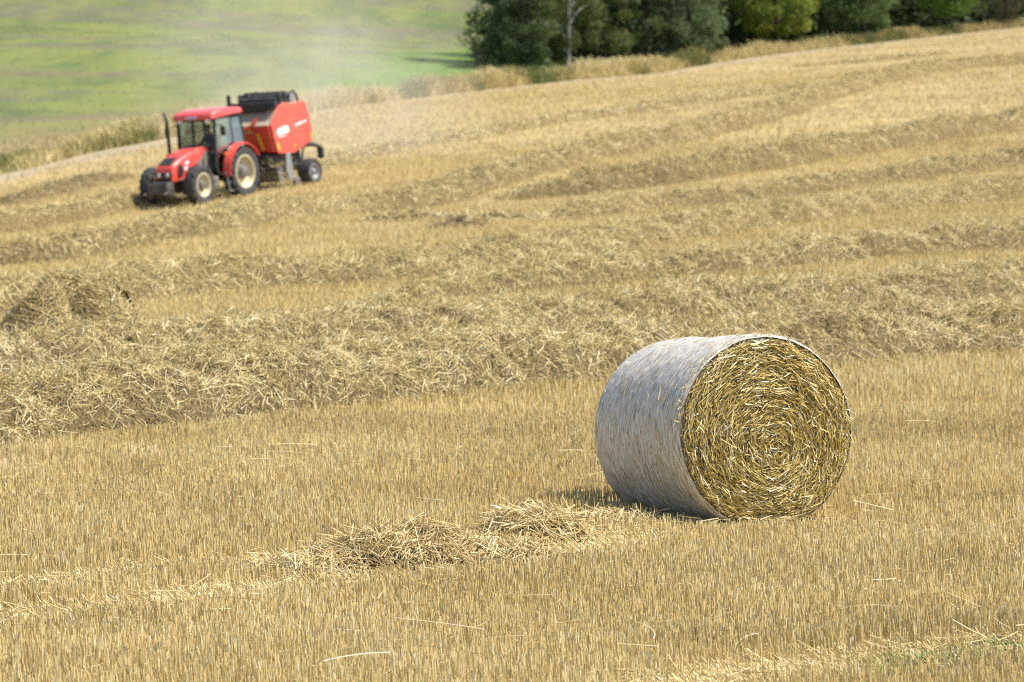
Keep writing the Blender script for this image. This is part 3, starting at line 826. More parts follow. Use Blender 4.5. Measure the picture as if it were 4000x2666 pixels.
M_RED = mat_paint('red_paint', (0.68, 0.045, 0.028), 0.32, 0.5, 0.20, coat=0.3)
M_RED_SUNLIT = mat_paint('sunlit_red_paint', (0.72, 0.075, 0.050), 0.34, 0.5, 0.22, coat=0.25)  # sunlit copy of the red: sunlight on the baler's sides put into the colour
M_ROOF = mat_paint('sky_tinted_roof_red', (0.68, 0.065, 0.060), 0.30, 0.5, 0.22, coat=0.3)  # pinker red, with the sky's reflection mixed into the roof colour
M_BLACK = mat_paint('black_plastic', (0.018, 0.018, 0.020), 0.5, 0.4, 0.10)
M_DARK = mat_paint('dark_iron', (0.035, 0.035, 0.040), 0.55, 0.4, 0.28)
M_IRON = mat_paint('dusty_grey_iron', (0.11, 0.11, 0.115), 0.55, 0.4, 0.40)
M_STEEL = mat_paint('worn_steel', (0.30, 0.31, 0.32), 0.45, 0.5, 0.25, metal=0.4)
M_TYRE = mat_paint('tyre_rubber', (0.025, 0.025, 0.027), 0.75, 0.25, 0.6, dustcol=(0.19, 0.18, 0.165), scale=6)
M_CREAM = mat_paint('cream_rim_paint', (0.62, 0.54, 0.36), 0.45, 0.4, 0.25)
M_WHITE = mat_paint('white_decal', (0.80, 0.80, 0.80), 0.4, 0.4, 0.05)
M_YELLOW = mat_paint('yellow_decal', (0.72, 0.42, 0.03), 0.45, 0.4, 0.1)
M_ORANGE = mat_paint('orange_lens', (0.75, 0.16, 0.02), 0.25, 0.5, 0.0)
M_LAVENDER = mat_paint('pale_name_plate', (0.45, 0.42, 0.60), 0.4, 0.4, 0.05)
M_DUSTY = mat_paint('dust_covered_panel', (0.40, 0.32, 0.25), 0.8, 0.2, 0.6)
M_LAMP = mat_paint('lamp_glass', (0.82, 0.84, 0.86), 0.12, 0.6, 0.0)
M_SEAT = mat_paint('black_seat_cloth', (0.02, 0.02, 0.022), 0.8, 0.2, 0.05)

def glass_material(name='cab_glass', tintc=(0.84, 0.90, 0.88), refl=0.02):
    m = NT(name)
    tr = m.n('ShaderNodeBsdfTransparent'); tr.inputs[0].default_value = (*tintc, 1)
    gl = m.n('ShaderNodeBsdfGlossy'); gl.inputs['Roughness'].default_value = 0.03
    lw = m.n('ShaderNodeLayerWeight'); lw.inputs[0].default_value = 0.35
    mx = m.n('ShaderNodeMixShader')
    m.l(m.math('ADD', m.math('MULTIPLY', m.math('POWER', lw.outputs['Facing'], 4.0), 0.6), refl, True), mx.inputs[0])
    m.l(tr.outputs[0], mx.inputs[1]); m.l(gl.outputs[0], mx.inputs[2])
    return m.done(mx.outputs[0])
M_GLASS = glass_material()
M_SIDEGLASS = glass_material('dark_side_glass', (0.66, 0.73, 0.71), 0.24)

def machine_root(name, px, heading, label, cat, Yref=None, at=None):
    """Empty standing on the ground, x forward along the heading, z along the slope's normal"""
    p = ground_at(*px) if at is None else np.array([at[0], at[1], float(terrain(at[0], at[1]))])
    h = unit(np.array(heading, float)); left = np.array([-h[1], h[0]])
    def zz(q): return float(terrain(q[0], q[1]))
    f, b = p[:2] + h * 2.3, p[:2] - h * 0.4
    l, r = p[:2] + left * 0.9, p[:2] - left * 0.9
    fx = Vector((*(h * 2.7), zz(f) - zz(b))).normalized(); ly = Vector((*(left * 1.8), zz(l) - zz(r))).normalized()
    up = fx.cross(ly).normalized(); ly = up.cross(fx)
    root = empty(name)
    root.matrix_world = Matrix(((fx.x, ly.x, up.x, p[0]), (fx.y, ly.y, up.y, p[1]), (fx.z, ly.z, up.z, (zz(l) + zz(r)) / 2), (0, 0, 0, 1)))
    return tag(root, label, cat)

def wheel(name, parent, c, R, w, rim_r, side, lugs, rim_mat, hub_mat, dish=0.10, lug=0.03):
    """tyre with lugs, dished rim and hub; side +1 faces left"""
    e = empty(name, parent); e.location = c
    hw = w / 2
    tb = MB()
    tb.lathe([(rim_r, -hw * 0.82), (rim_r + (R - rim_r) * 0.35, -hw), (rim_r + (R - rim_r) * 0.75, -hw * 0.98), (R - lug - 0.01, -hw * 0.82), (R - lug, -hw * 0.4), (R - lug, hw * 0.4),
              (R - lug - 0.01, hw * 0.82), (rim_r + (R - rim_r) * 0.75, hw * 0.98), (rim_r + (R - rim_r) * 0.35, hw), (rim_r, hw * 0.82)], (0, 0, 0), 56)
    for k in range(lugs):
        for sgn in (-1, 1):
            a = 6.28319 * (k + (0.5 if sgn > 0 else 0)) / lugs
            pts = []
            for (yy, da) in ((0.03 * sgn, 0.0), (hw * 0.97 * sgn, -0.85 * 6.28319 / lugs)):
                for rr in (R - lug - 0.02 - (0.05 if abs(yy) > 0.1 else 0), R - (0.02 if abs(yy) > 0.1 else 0)):
                    for dd in (-0.16, 0.16):
                        aa = a + da + dd * 6.28319 / lugs
                        pts.append((rr * math.cos(aa), yy, rr * math.sin(aa)))
            tb.add(pts, [(0, 1, 3, 2), (4, 6, 7, 5), (0, 4, 5, 1), (2, 3, 7, 6), (0, 2, 6, 4), (1, 5, 7, 3)])
    tb.build('tyre', M_TYRE, e, ang=40)
    s = side
    rb = MB()
    rb.lathe([(rim_r + 0.012, s * hw * 0.80), (rim_r + 0.012, s * hw * 0.86), (rim_r - 0.02, s * hw * 0.88), (rim_r - 0.035, s * (hw * 0.80)), (rim_r - 0.05, s * (hw * 0.80 - dish)), (rim_r * 0.72, s * (hw * 0.80 - dish * 1.25)),
              (rim_r * 0.42, s * (hw * 0.80 - dish * 0.9)), (0.02, s * (hw * 0.80 - dish * 0.9))], (0, 0, 0), 48)
    rb.lathe([(rim_r + 0.012, -s * hw * 0.80), (rim_r - 0.03, -s * hw * 0.86), (rim_r - 0.05, -s * hw * 0.3), (0.02, -s * hw * 0.3)], (0, 0, 0), 48)
    rb.build('rim', rim_mat, e, ang=30)
    hb = MB()
    hr = rim_r * 0.36
    hb.lathe([(hr * 1.25, s * (hw * 0.80 - dish)), (hr * 1.2, s * (hw * 0.80 - dish * 0.6)), (hr, s * (hw * 0.80 - dish * 0.5)), (hr * 0.92, s * (hw * 0.85)), (hr * 0.5, s * (hw * 0.95)), (0.01, s * (hw * 0.95))], (0, 0, 0), 28)
    for k in range(8):
        a = 6.28319 * k / 8
        hb.box((hr * 1.45 * math.cos(a), s * (hw * 0.80 - dish * 0.85), hr * 1.45 * math.sin(a)), (0.035, 0.03, 0.035))
    hb.build('hub', hub_mat, e, ang=30)
    return e

HEAD = (-0.50, -0.866)

def tractor():
    root = machine_root('tractor', (861, 774), HEAD, 'red tractor with cream wheel rims and a glazed cab pulling the baler', 'tractor')
    for s in (1, -1):
        wheel('rear_wheel', root, (0, s * 0.83, 0.765), 0.77, 0.43, 0.50, s, 20, M_CREAM, M_IRON, 0.15, 0.04)
        wheel('front_wheel', root, (2.20, s * 0.82, 0.595), 0.61, 0.36, 0.355, s, 18, M_CREAM, M_IRON, 0.10, 0.03)
    # bonnet: one smooth shell falling to the nose
    b = MB()
    secs = [(0.98, 0.40, 1.02, 1.64, 0.10), (1.25, 0.395, 1.00, 1.655, 0.12), (1.6, 0.385, 0.96, 1.625, 0.13), (1.95, 0.375, 0.90, 1.56, 0.13), (2.25, 0.365, 0.84, 1.475, 0.13), (2.5, 0.35, 0.80, 1.385, 0.12), (2.70, 0.335, 0.78, 1.29, 0.11), (2.80, 0.32, 0.78, 1.20, 0.10), (2.84, 0.30, 0.80, 1.12, 0.08)]
    b.loft([rounded_ring(x, hw, z0, z1, rc, 5, 0.02) for x, hw, z0, z1, rc in secs])
    bon = b.build('bonnet', M_RED, root, ang=50)
    def top_z(x): return float(np.interp(x, [q[0] for q in secs], [q[3] for q in secs]))
    g = MB(); xs_ = [2.36, 2.5, 2.63, 2.74]
    for x0, x1 in zip(xs_[:-1], xs_[1:]):
        for off in (0,): g.slab([(x0, -0.23, top_z(x0) + 0.024), (x1, -0.22, top_z(x1) + 0.024), (x1, 0.22, top_z(x1) + 0.024), (x0, 0.23, top_z(x0) + 0.024)], 0.012)
    g.build('air_screen', M_BLACK, bon)
    g = MB(); g.box((2.842, 0, 0.985), (0.03, 0.56, 0.13)); g.box((2.835, 0, 0.85), (0.03, 0.55, 0.10))
    for k in range(5): g.box((2.86, 0, 0.815 + 0.018 * k), (0.012, 0.5, 0.006))
    g.build('grille', M_BLACK, bon, 0.006)
    for s in (1, -1):
        h = MB(); h.lathe([(0.004, 0.022), (0.05, 0.016), (0.062, 0.0), (0.062, -0.02)], (2.862, s * 0.155, 0.985), 20, 'x'); h.build('headlight', M_LAMP, bon)
        v = MB()
        v.prism([(2.62, 0.87), (2.36, 0.90), (2.30, 1.06), (2.34, 1.20), (2.42, 1.27), (2.53, 1.255), (2.60, 1.10)], s * 0.345, s * 0.366)
        v.build('side_vent', M_BLACK, bon, 0.004)
        d = MB(); d.prism([(2.22, 1.21), (2.02, 1.26), (2.02, 1.33), (2.22, 1.285)], s * 0.368, s * 0.383); d.prism([(2.27, 1.06), (2.12, 1.08), (2.11, 1.17), (2.26, 1.15)], s * 0.364, s * 0.378)
        d.build('badge', M_WHITE, bon, 0.003)
        q = MB(); q.prism([(1.75, 0.93), (1.15, 0.85), (0.98, 0.95), (1.0, 1.50), (1.2, 1.52), (1.45, 1.30), (1.66, 1.22)], s * 0.395, s * 0.43); q.build('rear_side_panel', M_IRON, bon, 0.01)
    # chassis, axle, front linkage
    ch = MB(); ch.box((1.35, 0, 0.72), (2.6, 0.42, 0.38)); ch.box((2.5, 0, 0.72), (0.7, 0.50, 0.16)); ch.box((0.0, 0, 0.78), (0.7, 0.6, 0.5)); ch.tube([(0, -0.65, 0.775), (0, 0.65, 0.775)], 0.14, 14); ch.box((2.2, 0.37, 0.79), (0.8, 0.05, 0.07)); ch.box((2.2, -0.37, 0.79), (0.8, 0.05, 0.07))
    ch.build('chassis', M_DARK, root, 0.02)
    ax = MB(); ax.tube([(2.20, -0.72, 0.59), (2.20, -0.3, 0.54), (2.20, 0.3, 0.54), (2.20, 0.72, 0.59)], [0.09, 0.11, 0.11, 0.09], 12); ax.tube([(1.98, -0.6, 0.56), (1.98, 0.6, 0.56)], 0.035, 8); ax.lathe([(0.01, 0.14), (0.15, 0.10), (0.18, 0), (0.15, -0.1), (0.01, -0.14)], (2.20, 0, 0.54), 18)
    ax.build('front_axle', M_DARK, root)
    fl = MB(); fl.box((2.98, 0, 0.66), (0.34, 0.62, 0.26)); fl.box((3.18, 0, 0.60), (0.10, 0.72, 0.30)); fl.box((3.05, 0.30, 0.55), (0.34, 0.10, 0.42)); fl.box((3.05, -0.30, 0.55), (0.34, 0.10, 0.42))
    fl.lathe([(0.01, -0.05), (0.17, -0.05), (0.19, -0.02), (0.19, 0.02), (0.17, 0.05), (0.01, 0.05)], (3.12, 0.36, 0.56), 24); fl.tube([(3.2, -0.4, 0.5), (3.45, -0.36, 0.46)], 0.03, 8); fl.tube([(3.2, 0.4, 0.5), (3.45, 0.36, 0.46)], 0.03, 8)
    fl.build('front_weight_carrier', M_DARK, root, 0.02)
    # cab
    cab = MB()
    def post(a, b_, r): cab.tube([a, b_], r, 8)
    for s in (1, -1):
        post((1.02, s * 0.66, 1.00), (0.90, s * 0.66, 2.50), 0.055)
        post((0.12, s * 0.74, 0.95), (0.10, s * 0.68, 2.50), 0.040)
        post((-0.56, s * 0.70, 1.45), (-0.44, s * 0.66, 2.50), 0.045)
        post((1.02, s * 0.66, 1.00), (0.95, s * 0.70, 0.80), 0.045)
        post((0.95, s * 0.72, 0.80), (0.12, s * 0.74, 0.80), 0.04)
        post((0.90, s * 0.66, 2.48), (-0.44, s * 0.66, 2.48), 0.05)
        post((1.0, s * 0.66, 1.45), (0.55, s * 0.74, 1.40), 0.02)
    post((0.90, -0.66, 2.46), (0.90, 0.66, 2.46), 0.06); post((-0.44, -0.66, 2.46), (-0.44, 0.66, 2.46), 0.05)
    post((1.01, -0.66, 1.20), (1.01, 0.66, 1.20), 0.04); post((-0.56, -0.70, 1.45), (-0.56, 0.70, 1.45), 0.04)
    cab.box((0.25, 0, 0.95), (1.5, 1.36, 0.10)); cab.box((-0.45, 0, 1.15), (0.20, 1.36, 0.60)); cab.box((0.80, 0, 1.25), (0.22, 0.55, 0.5))
    cab.build('cab_frame', M_BLACK, root)
    gl = MB(); gl.slab([(1.02, -0.62, 1.22), (0.90, -0.62, 2.44), (0.90, 0.62, 2.44), (1.02, 0.62, 1.22)], 0.008); gl.build('windscreen', M_GLASS, root)
    gl = MB(); gl.slab([(-0.56, -0.64, 1.48), (-0.45, -0.62, 2.42), (-0.45, 0.62, 2.42), (-0.56, 0.64, 1.48)], 0.008); gl.build('rear_window', M_GLASS, root)
    for s in (1, -1):
        d = MB(); d.slab([(0.98, s * 0.68, 0.84), (0.16, s * 0.755, 0.84), (0.14, s * 0.70, 2.44), (0.87, s * 0.68, 2.44)], 0.012); d.build('door', M_SIDEGLASS, root)
        hd = MB(); hd.box((0.30, s * 0.775, 1.45), (0.14, 0.03, 0.04)); hd.build('door_handle', M_BLACK, root, 0.006)
        w = MB(); w.slab([(0.08, s * 0.735, 1.50), (-0.52, s * 0.715, 1.50), (-0.42, s * 0.675, 2.42), (0.08, s * 0.69, 2.42)], 0.010); w.build('side_window', M_SIDEGLASS, root)
        dp = MB(); dp.prism([(0.16, 0.86), (0.60, 0.86), (0.16, 1.45)], s * 0.72, s * 0.735); dp.build('lower_cab_panel', M_DARK, root)
        # mudguard over the rear wheel
        f = MB()
        pr = []
        for k in range(25):
            a = math.radians(-2 + 152 * k / 24); r0 = 0.885
            pr.append((a, r0))
        outer = [(r * math.cos(a), r * math.sin(a) + 0.775) for a, r in pr]; inner = [((r - 0.035) * math.cos(a), (r - 0.035) * math.sin(a) + 0.775) for a, r in pr]
        v = []
        ylo, yhi = s * 0.80, s * 1.07
        for (ox, oz), (ix_, iz) in zip(outer, inner):
            v += [(ox, ylo, oz), (ox, yhi - s * 0.05, oz), (ox - 0.0, yhi, oz - 0.03 * math.copysign(1, oz - 0.6)), (ix_, yhi, iz - 0.02), (ix_, ylo, iz)]
        n = len(outer)
        f.add(v, [(i * 5 + j, i * 5 + (j + 1) % 5, (i + 1) * 5 + (j + 1) % 5, (i + 1) * 5 + j) for i in range(n - 1) for j in range(5)] + [(4, 3, 2, 1, 0), tuple((n - 1) * 5 + j for j in range(5))])
        f.build('mudguard', M_RED, root, ang=45)
        fi = MB(); fi.prism([(-0.70, 1.40), (0.55, 1.40), (0.70, 0.95), (0.15, 0.9), (-0.6, 1.0)], s * 0.64, s * 0.67); fi.build('inner_guard', M_DARK, root)
        # mirrors, indicators
        m = MB(); m.tube([(0.93, s * 0.70, 2.30), (1.02, s * 1.0, 2.28), (1.02, s * 1.02, 2.05)], 0.015, 6); m.build('mirror_arm', M_BLACK, root)
        mm = MB(); mm.box((1.02, s * 1.02, 2.10), (0.05, 0.17, 0.30)); mm.build('mirror', M_BLACK, root, 0.02)
        ar = MB(); ar.tube([(1.0, s * 0.68, 1.42), (1.06, s * 0.98, 1.42)], 0.022, 6); ar.box((1.06, s * 0.96, 1.42), (0.06, 0.2, 0.07)); ar.build('lamp_arm', M_BLACK, root)
        il = MB(); il.box((1.07, s * 1.06, 1.42), (0.07, 0.09, 0.08)); il.build('indicator', M_ORANGE, root, 0.012)
        st = MB()
        for z_, x_ in ((0.80, 0.72), (0.52, 0.66), (0.26, 0.60)): st.box((x_, s * 0.86, z_), (0.38, 0.20, 0.03))
        for dx in (-0.19, 0.19): st.box((0.66 + dx, s * 0.93, 0.54), (0.035, 0.035, 0.60), 0, 0.19 * 1)
        st.build('boarding_step', M_STEEL, root, 0.006)
    tk = MB(); tk.box((1.22, 0.58, 0.58), (0.40, 0.30, 0.34)); tk.build('fuel_tank', M_IRON, root, 0.04)
    tk = MB(); tk.box((1.12, -0.62, 0.55), (0.46, 0.34, 0.38)); tk.build('battery_box', M_DARK, root, 0.03)
    # roof: a rounded cap with a raised middle and a drooping front lip
    r = MB()
    rings = []
    for x, hw, z0, z1, rc in ((1.12, 0.62, 2.50, 2.56, 0.03), (1.10, 0.70, 2.47, 2.62, 0.06), (0.95, 0.75, 2.49, 2.70, 0.09), (0.5, 0.77, 2.52, 2.735, 0.10), (0.0, 0.77, 2.54, 2.74, 0.10), (-0.42, 0.74, 2.54, 2.71, 0.09), (-0.58, 0.70, 2.54, 2.66, 0.06), (-0.62, 0.62, 2.56, 2.60, 0.03)):
        rings.append(rounded_ring(x, hw, z0, z1, rc, 5, 0.03))
    r.loft(rings); roof = r.build('roof', M_ROOF, root, ang=50)
    for s in (1, -1):
        l = MB(); l.lathe([(0.005, 0.03), (0.06, 0.025), (0.075, 0), (0.075, -0.05)], (1.05, s * 0.50, 2.44), 18, 'x'); l.build('roof_lamp', M_LAMP, roof)
    pl = MB(); pl.box((1.125, -0.02, 2.53), (0.02, 0.42, 0.075)); pl.build('name_plate', M_LAVENDER, roof, 0.008)
    # exhaust up the right front pillar
    ex = MB(); ex.tube([(1.30, -0.36, 1.32), (1.30, -0.70, 1.34), (1.30, -0.80, 1.40)], 0.05, 12); ex.tube([(1.30, -0.80, 1.34), (1.30, -0.80, 2.42), (1.30, -0.81, 2.56), (1.28, -0.86, 2.66), (1.24, -0.94, 2.72)], [0.055, 0.055, 0.05, 0.045, 0.045], 14)
    ex.build('exhaust_pipe', M_BLACK, root)
    # inside: seat, wheel, console
    se = MB(); se.box((-0.05, 0, 1.28), (0.48, 0.48, 0.14)); se.box((-0.32, 0, 1.62), (0.12, 0.46, 0.62), 0, -0.12); so = se.build('seat', M_SEAT, root, 0.04); so.location = (0.27, -0.08, 0)
    sw = MB(); sw.lathe([(0.20 + 0.016 * math.cos(t), 0.016 * math.sin(t)) for t in np.linspace(0, 6.28319, 9)], (0, 0, 0), 28, 'z'); sw.box((0, 0, -0.01), (0.38, 0.03, 0.02)); sw.tube([(0, 0, 0), (0, 0, -0.35)], 0.03, 8)
    so = sw.build('steering_wheel', M_BLACK, root); so.location = (0.78, -0.08, 1.62); so.rotation_euler = (0, 0.55, 0)
    return root
TRACTOR = tractor()

def driver():
    """one skinned body sitting on the tractor seat, hands on the steering wheel"""
    root = empty('person')
    root.matrix_world = TRACTOR.matrix_world @ Matrix.Translation((0.27, -0.08, 0))
    tag(root, 'driver in a dark blue shirt sitting in the tractor cab behind the wheel', 'person')
    V = [(-0.12, 0, 1.42), (-0.14, 0, 1.58), (-0.15, 0, 1.76), (-0.14, 0, 1.90), (-0.11, 0, 1.98), (-0.08, 0, 2.08), (-0.075, 0, 2.17)]
    Rr = [(.16, .13), (.15, .12), (.17, .12), (.13, .10), (.06, .06), (.085, .075), (.07, .07)]
    E = [(i, i + 1) for i in range(6)]
    def add(par, p, r):
        V.append(p); Rr.append((r, r) if not isinstance(r, tuple) else r); E.append((par, len(V) - 1)); return len(V) - 1
    add(5, (0.035, 0, 2.075), 0.018)
    for s in (1, -1):
        sh = add(3, (-0.14, s * 0.19, 1.88), 0.068); el = add(sh, (0.02, s * 0.27, 1.62), 0.05); wr = add(el, (0.30, s * 0.19, 1.66), 0.034); pa = add(wr, (0.37, s * 0.175, 1.69), (0.034, 0.018))
        for k, (dy, ln) in enumerate(((-0.030, 0.062), (-0.010, 0.072), (0.010, 0.070), (0.030, 0.055))):
            f1 = add(pa, (0.405, s * 0.175 + dy, 1.70), 0.0095); add(f1, (0.405 + ln * 0.5, s * 0.175 + dy, 1.70 - ln * 0.55), 0.0085)
        th = add(pa, (0.375, s * 0.175 - s * 0.045, 1.675), 0.0105); add(th, (0.41, s * 0.175 - s * 0.05, 1.655), 0.009)
        hp = add(0, (-0.08, s * 0.10, 1.40), 0.09); kn = add(hp, (0.36, s * 0.16, 1.44), 0.062); an = add(kn, (0.46, s * 0.16, 1.07), 0.042); add(an, (0.58, s * 0.17, 1.03), (0.045, 0.03))
    me = bpy.data.meshes.new('body'); me.from_pydata(V, E, [])
    o = bpy.data.objects.new('body', me); COL.objects.link(o); o.parent = root
    sk = o.modifiers.new('skin', 'SKIN'); sk.use_smooth_shade = True
    for i, sv in enumerate(me.skin_vertices[0].data):
        sv.radius = Rr[i]; sv.use_root = (i == 0)
    ss = o.modifiers.new('sub', 'SUBSURF'); ss.levels = 1; ss.render_levels = 2
    m = NT('driver_skin_and_clothes')
    sep = m.n('ShaderNodeSeparateXYZ'); m.l(m.n('ShaderNodeTexCoord').outputs['Object'], sep.inputs[0])
    neck = m.math('GREATER_THAN', sep.outputs[2], 1.955)
    hand = m.math('MULTIPLY', m.math('GREATER_THAN', sep.outputs[0], 0.20), m.math('GREATER_THAN', sep.outputs[2], 1.56))
    leg = m.math('LESS_THAN', sep.outputs[2], 1.50)
    c = m.mix(leg, (0.03, 0.05, 0.13), (0.30, 0.24, 0.16))
    c = m.mix(m.math('MAXIMUM', neck, hand), c, (0.52, 0.30, 0.20))
    o.data.materials.append(m.done(m.bsdf(c, 0.7, 0.2)))
    h = MB(); h.lathe([(0.004, 0.10), (0.06, 0.088), (0.088, 0.045), (0.094, 0.0), (0.09, -0.03)], (-0.095, 0, 2.165), 20, 'z'); h.build('hair', mat_paint('brown_hair', (0.05, 0.03, 0.02), 0.7, 0.2, 0), root)
    for s in (1, -1):
        ey = MB(); ey.lathe([(0.001, 0.010), (0.008, 0.006), (0.010, 0), (0.008, -0.006), (0.001, -0.010)], (0.003, s * 0.03, 2.115), 10); ey.build('eye', M_BLACK, root)
    return root
driver()

def baler():
    root = machine_root('round_baler', None, HEAD, 'red round baler with black top frame hitched behind the tractor', 'baler', at=(np.array(TRACTOR.location[:2]) + unit(np.array(HEAD)) * -3.0))
    root.matrix_world = TRACTOR.matrix_world.copy()
    mw = root.matrix_world
    p = mw @ Vector((-3.65, 0, 0)); dz = float(terrain(p.x, p.y)) - p.z
    root.matrix_world = mw @ Matrix.Rotation(math.atan2(-dz, -3.65) + math.pi if False else 0, 4, 'Y')
    pz = root.matrix_world
    root.matrix_world = Matrix.Translation((0, 0, 0)) @ pz
    tilt = math.atan2(dz, 3.65 - 0.8)          # follow the slope behind the hitch
    hit = Vector((-0.8, 0, 0))
    root.matrix_world = mw @ Matrix.Translation(hit) @ Matrix.Rotation(tilt, 4, 'Y') @ Matrix.Translation(-hit)
    panel = [(-2.05, 1.18), (-1.84, 2.0), (-2.30, 2.56), (-2.88, 2.62), (-2.95, 2.555), (-3.81, 2.60), (-4.03, 2.15), (-4.11, 1.58), (-4.06, 1.30), (-3.30, 1.10), (-2.98, 1.02), (-2.16, 1.08)]
    for s in (1, -1):
        q = MB(); q.prism(panel, s * 0.80, s * 0.86); pn = q.build('side_panel', M_RED_SUNLIT, root, 0.025)
        e = MB(); pts = []
        for k in range(28):
            a = 6.28319 * k / 28; cx, cz = -2.45, 1.745
            ca, sa = math.cos(a), math.sin(a); sq = 0.55
            pts.append((cx + 0.33 * math.copysign(abs(ca) ** sq, ca), cz + 0.145 * math.copysign(abs(sa) ** sq, sa) + 0.04 * -math.copysign(abs(ca) ** sq, ca) * 1))
        e.prism(pts, s * 0.858, s * 0.872); e.build('emblem', M_WHITE, pn)
        t = MB()
        for k, wdt in enumerate((0.07, 0.05, 0.08, 0.06, 0.07, 0.05, 0.07)):
            x = -3.16 - 0.092 * k; t.prism([(x, 1.83 + 0.014 * k), (x - wdt, 1.84 + 0.014 * k), (x - wdt, 1.92 + 0.014 * k), (x, 1.91 + 0.014 * k)], s * 0.858, s * 0.868)
        t.build('lettering', M_WHITE, pn)
        rl = MB(); rl.prism([(-1.90, 1.60), (-4.09, 1.70), (-4.09, 1.76), (-1.88, 1.66)], s * 0.858, s * 0.874); rl.build('pressed_rib', M_RED_SUNLIT, pn, 0.008)
        for pts in ([(-2.09, 1.22), (-2.22, 1.20), (-2.18, 1.42), (-2.05, 1.42)], [(-3.0, 1.20), (-3.08, 1.20), (-3.08, 1.32), (-3.0, 1.32)], [(-3.95, 1.38), (-4.03, 1.40), (-4.05, 1.56), (-3.98, 1.55)]):
            y = MB(); y.prism(pts, s * 0.858, s * 0.868); y.build('reflector', M_YELLOW, pn)
        # sloping dusty shoulder inside the front edge
        sl = MB(); sl.slab([(-1.845, s * 0.80, 2.0), (-2.31, s * 0.80, 2.555), (-2.33, s * 0.50, 2.52), (-1.87, s * 0.50, 1.97)], 0.04); sl.build('shoulder_panel', M_DUSTY, root)
    # body between the side panels
    b = MB(); b.prism([(-2.12, 1.15), (-1.90, 1.95), (-2.34, 2.02), (-2.38, 2.45), (-3.75, 2.50), (-3.98, 2.1), (-4.05, 1.55), (-3.98, 1.32), (-3.28, 1.14), (-2.98, 1.06), (-2.2, 1.12)], -0.80, 0.80); b.build('bale_chamber', M_RED, root, 0.03)
    f = MB(); f.slab([(-2.00, -0.84, 1.16), (-1.78, -0.84, 1.98), (-1.78, 0.80, 1.98), (-2.00, 0.80, 1.16)], 0.05); fp = f.build('front_panel', M_RED, root, 0.015)
    d = MB(); d.slab([(-1.76, -0.84, 1.99), (-2.34, -0.5, 2.42), (-2.34, 0.5, 2.42), (-1.76, 0.80, 1.99)], 0.04); d.build('sloping_cover', M_DUSTY, root)
    st = MB(); st.box((-1.83, 0.42, 1.50), (0.04, 0.09, 0.55), 0, 0.26, 0.15); st.prism([(-1.735, 1.80), (-1.735, 1.92), (-1.745, 1.92), (-1.745, 1.80)], 0.0, 0.16); st.build('warning_stripe', M_YELLOW, fp)
    lt = MB()
    for k, w in enumerate((0.13, 0.05, 0.06, 0.05, 0.06, 0.05, 0.06)): lt.box((-1.765 - 0.002 * k, -0.35 + 0.085 * k, 1.80), (0.02, w * 0.8, 0.16 if k == 0 else 0.07), 0, 0.26)
    lt.build('lettering', M_LAVENDER, fp)
    hz = MB(); hz.tube([(-1.62, -0.1, 1.86), (-1.70, 0.2, 2.02), (-1.85, 0.36, 2.22)], 0.05, 8); hz.build('red_lever_cover', M_RED_SUNLIT, root)
    # black frame and rollers across the top
    fr = MB()
    fr.box((-2.20, 0, 2.62), (0.22, 1.75, 0.16)); fr.box((-2.34, 0, 2.44), (0.20, 1.60, 0.18)); fr.box((-2.05, 0, 2.50), (0.05, 1.7, 0.05))
    fr.box((-2.62, 0, 2.86), (0.12, 1.55, 0.07)); fr.box((-2.95, 0, 2.93), (0.14, 1.50, 0.07))
    for s in (1, -1):
        fr.box((-2.60, s * 0.74, 2.74), (0.10, 0.06, 0.36)); fr.box((-2.95, s * 0.72, 2.76), (0.10, 0.06, 0.36)); fr.box((-2.78, s * 0.72, 2.90), (0.5, 0.05, 0.06))
        fr.tube([(-3.2, s * 0.68, 2.60), (-3.25, s * 0.68, 2.88), (-3.45, s * 0.68, 2.94), (-3.66, s * 0.68, 2.78), (-3.70, s * 0.68, 2.58)], 0.04, 8)
    fr.box((-2.18, -0.86, 2.80), (0.10, 0.10, 0.34)); fr.box((-2.7, 0, 2.66), (0.9, 1.5, 0.05))
    fr.build('top_frame', M_BLACK, root, 0.01)
    ro = MB(); ro.tube([(-2.55, -0.70, 2.74), (-2.55, 0.70, 2.74)], 0.09, 18); ro.tube([(-2.9, -0.70, 2.76), (-2.9, 0.70, 2.76)], 0.11, 18); ro.build('belt_roller', M_DARK, root)
    nr = MB(); nr.lathe([(0.01, -0.70), (0.155, -0.70), (0.155, 0.70), (0.01, 0.70)], (-3.38, 0, 2.74), 24); nr.build('net_roll', M_STEEL, root)
    # underside, tongue, pickup
    un = MB(); un.box((-2.8, 0, 0.92), (1.9, 1.15, 0.34)); un.box((-3.40, 0, 0.55), (0.20, 1.7, 0.18)); un.box((-3.3, 0.55, 0.72), (0.8, 0.12, 0.35)); un.box((-3.3, -0.55, 0.72), (0.8, 0.12, 0.35)); un.box((-2.3, 0.62, 0.80), (0.5, 0.10, 0.5)); un.box((-2.3, -0.62, 0.80), (0.5, 0.10, 0.5))
    un.build('under_frame', M_DARK, root, 0.015)
    tg = MB(); tg.tube([(-0.75, 0, 0.62), (-1.4, 0, 0.80), (-2.2, 0, 0.95)], [0.06, 0.09, 0.10], 10); tg.tube([(-0.6, 0, 0.85), (-2.0, 0, 1.0)], 0.05, 10); tg.box((-1.85, 0, 1.05), (0.5, 0.5, 0.3)); tg.build('drawbar', M_DARK, root, 0.01)
    pk = MB(); pk.tube([(-2.12, -0.95, 0.42), (-2.12, 0.92, 0.42)], 0.20, 18); pk.box((-1.88, 0, 0.55), (0.10, 1.9, 0.10)); pk.box((-2.0, 0, 0.66), (0.35, 1.8, 0.05), 0, -0.2)
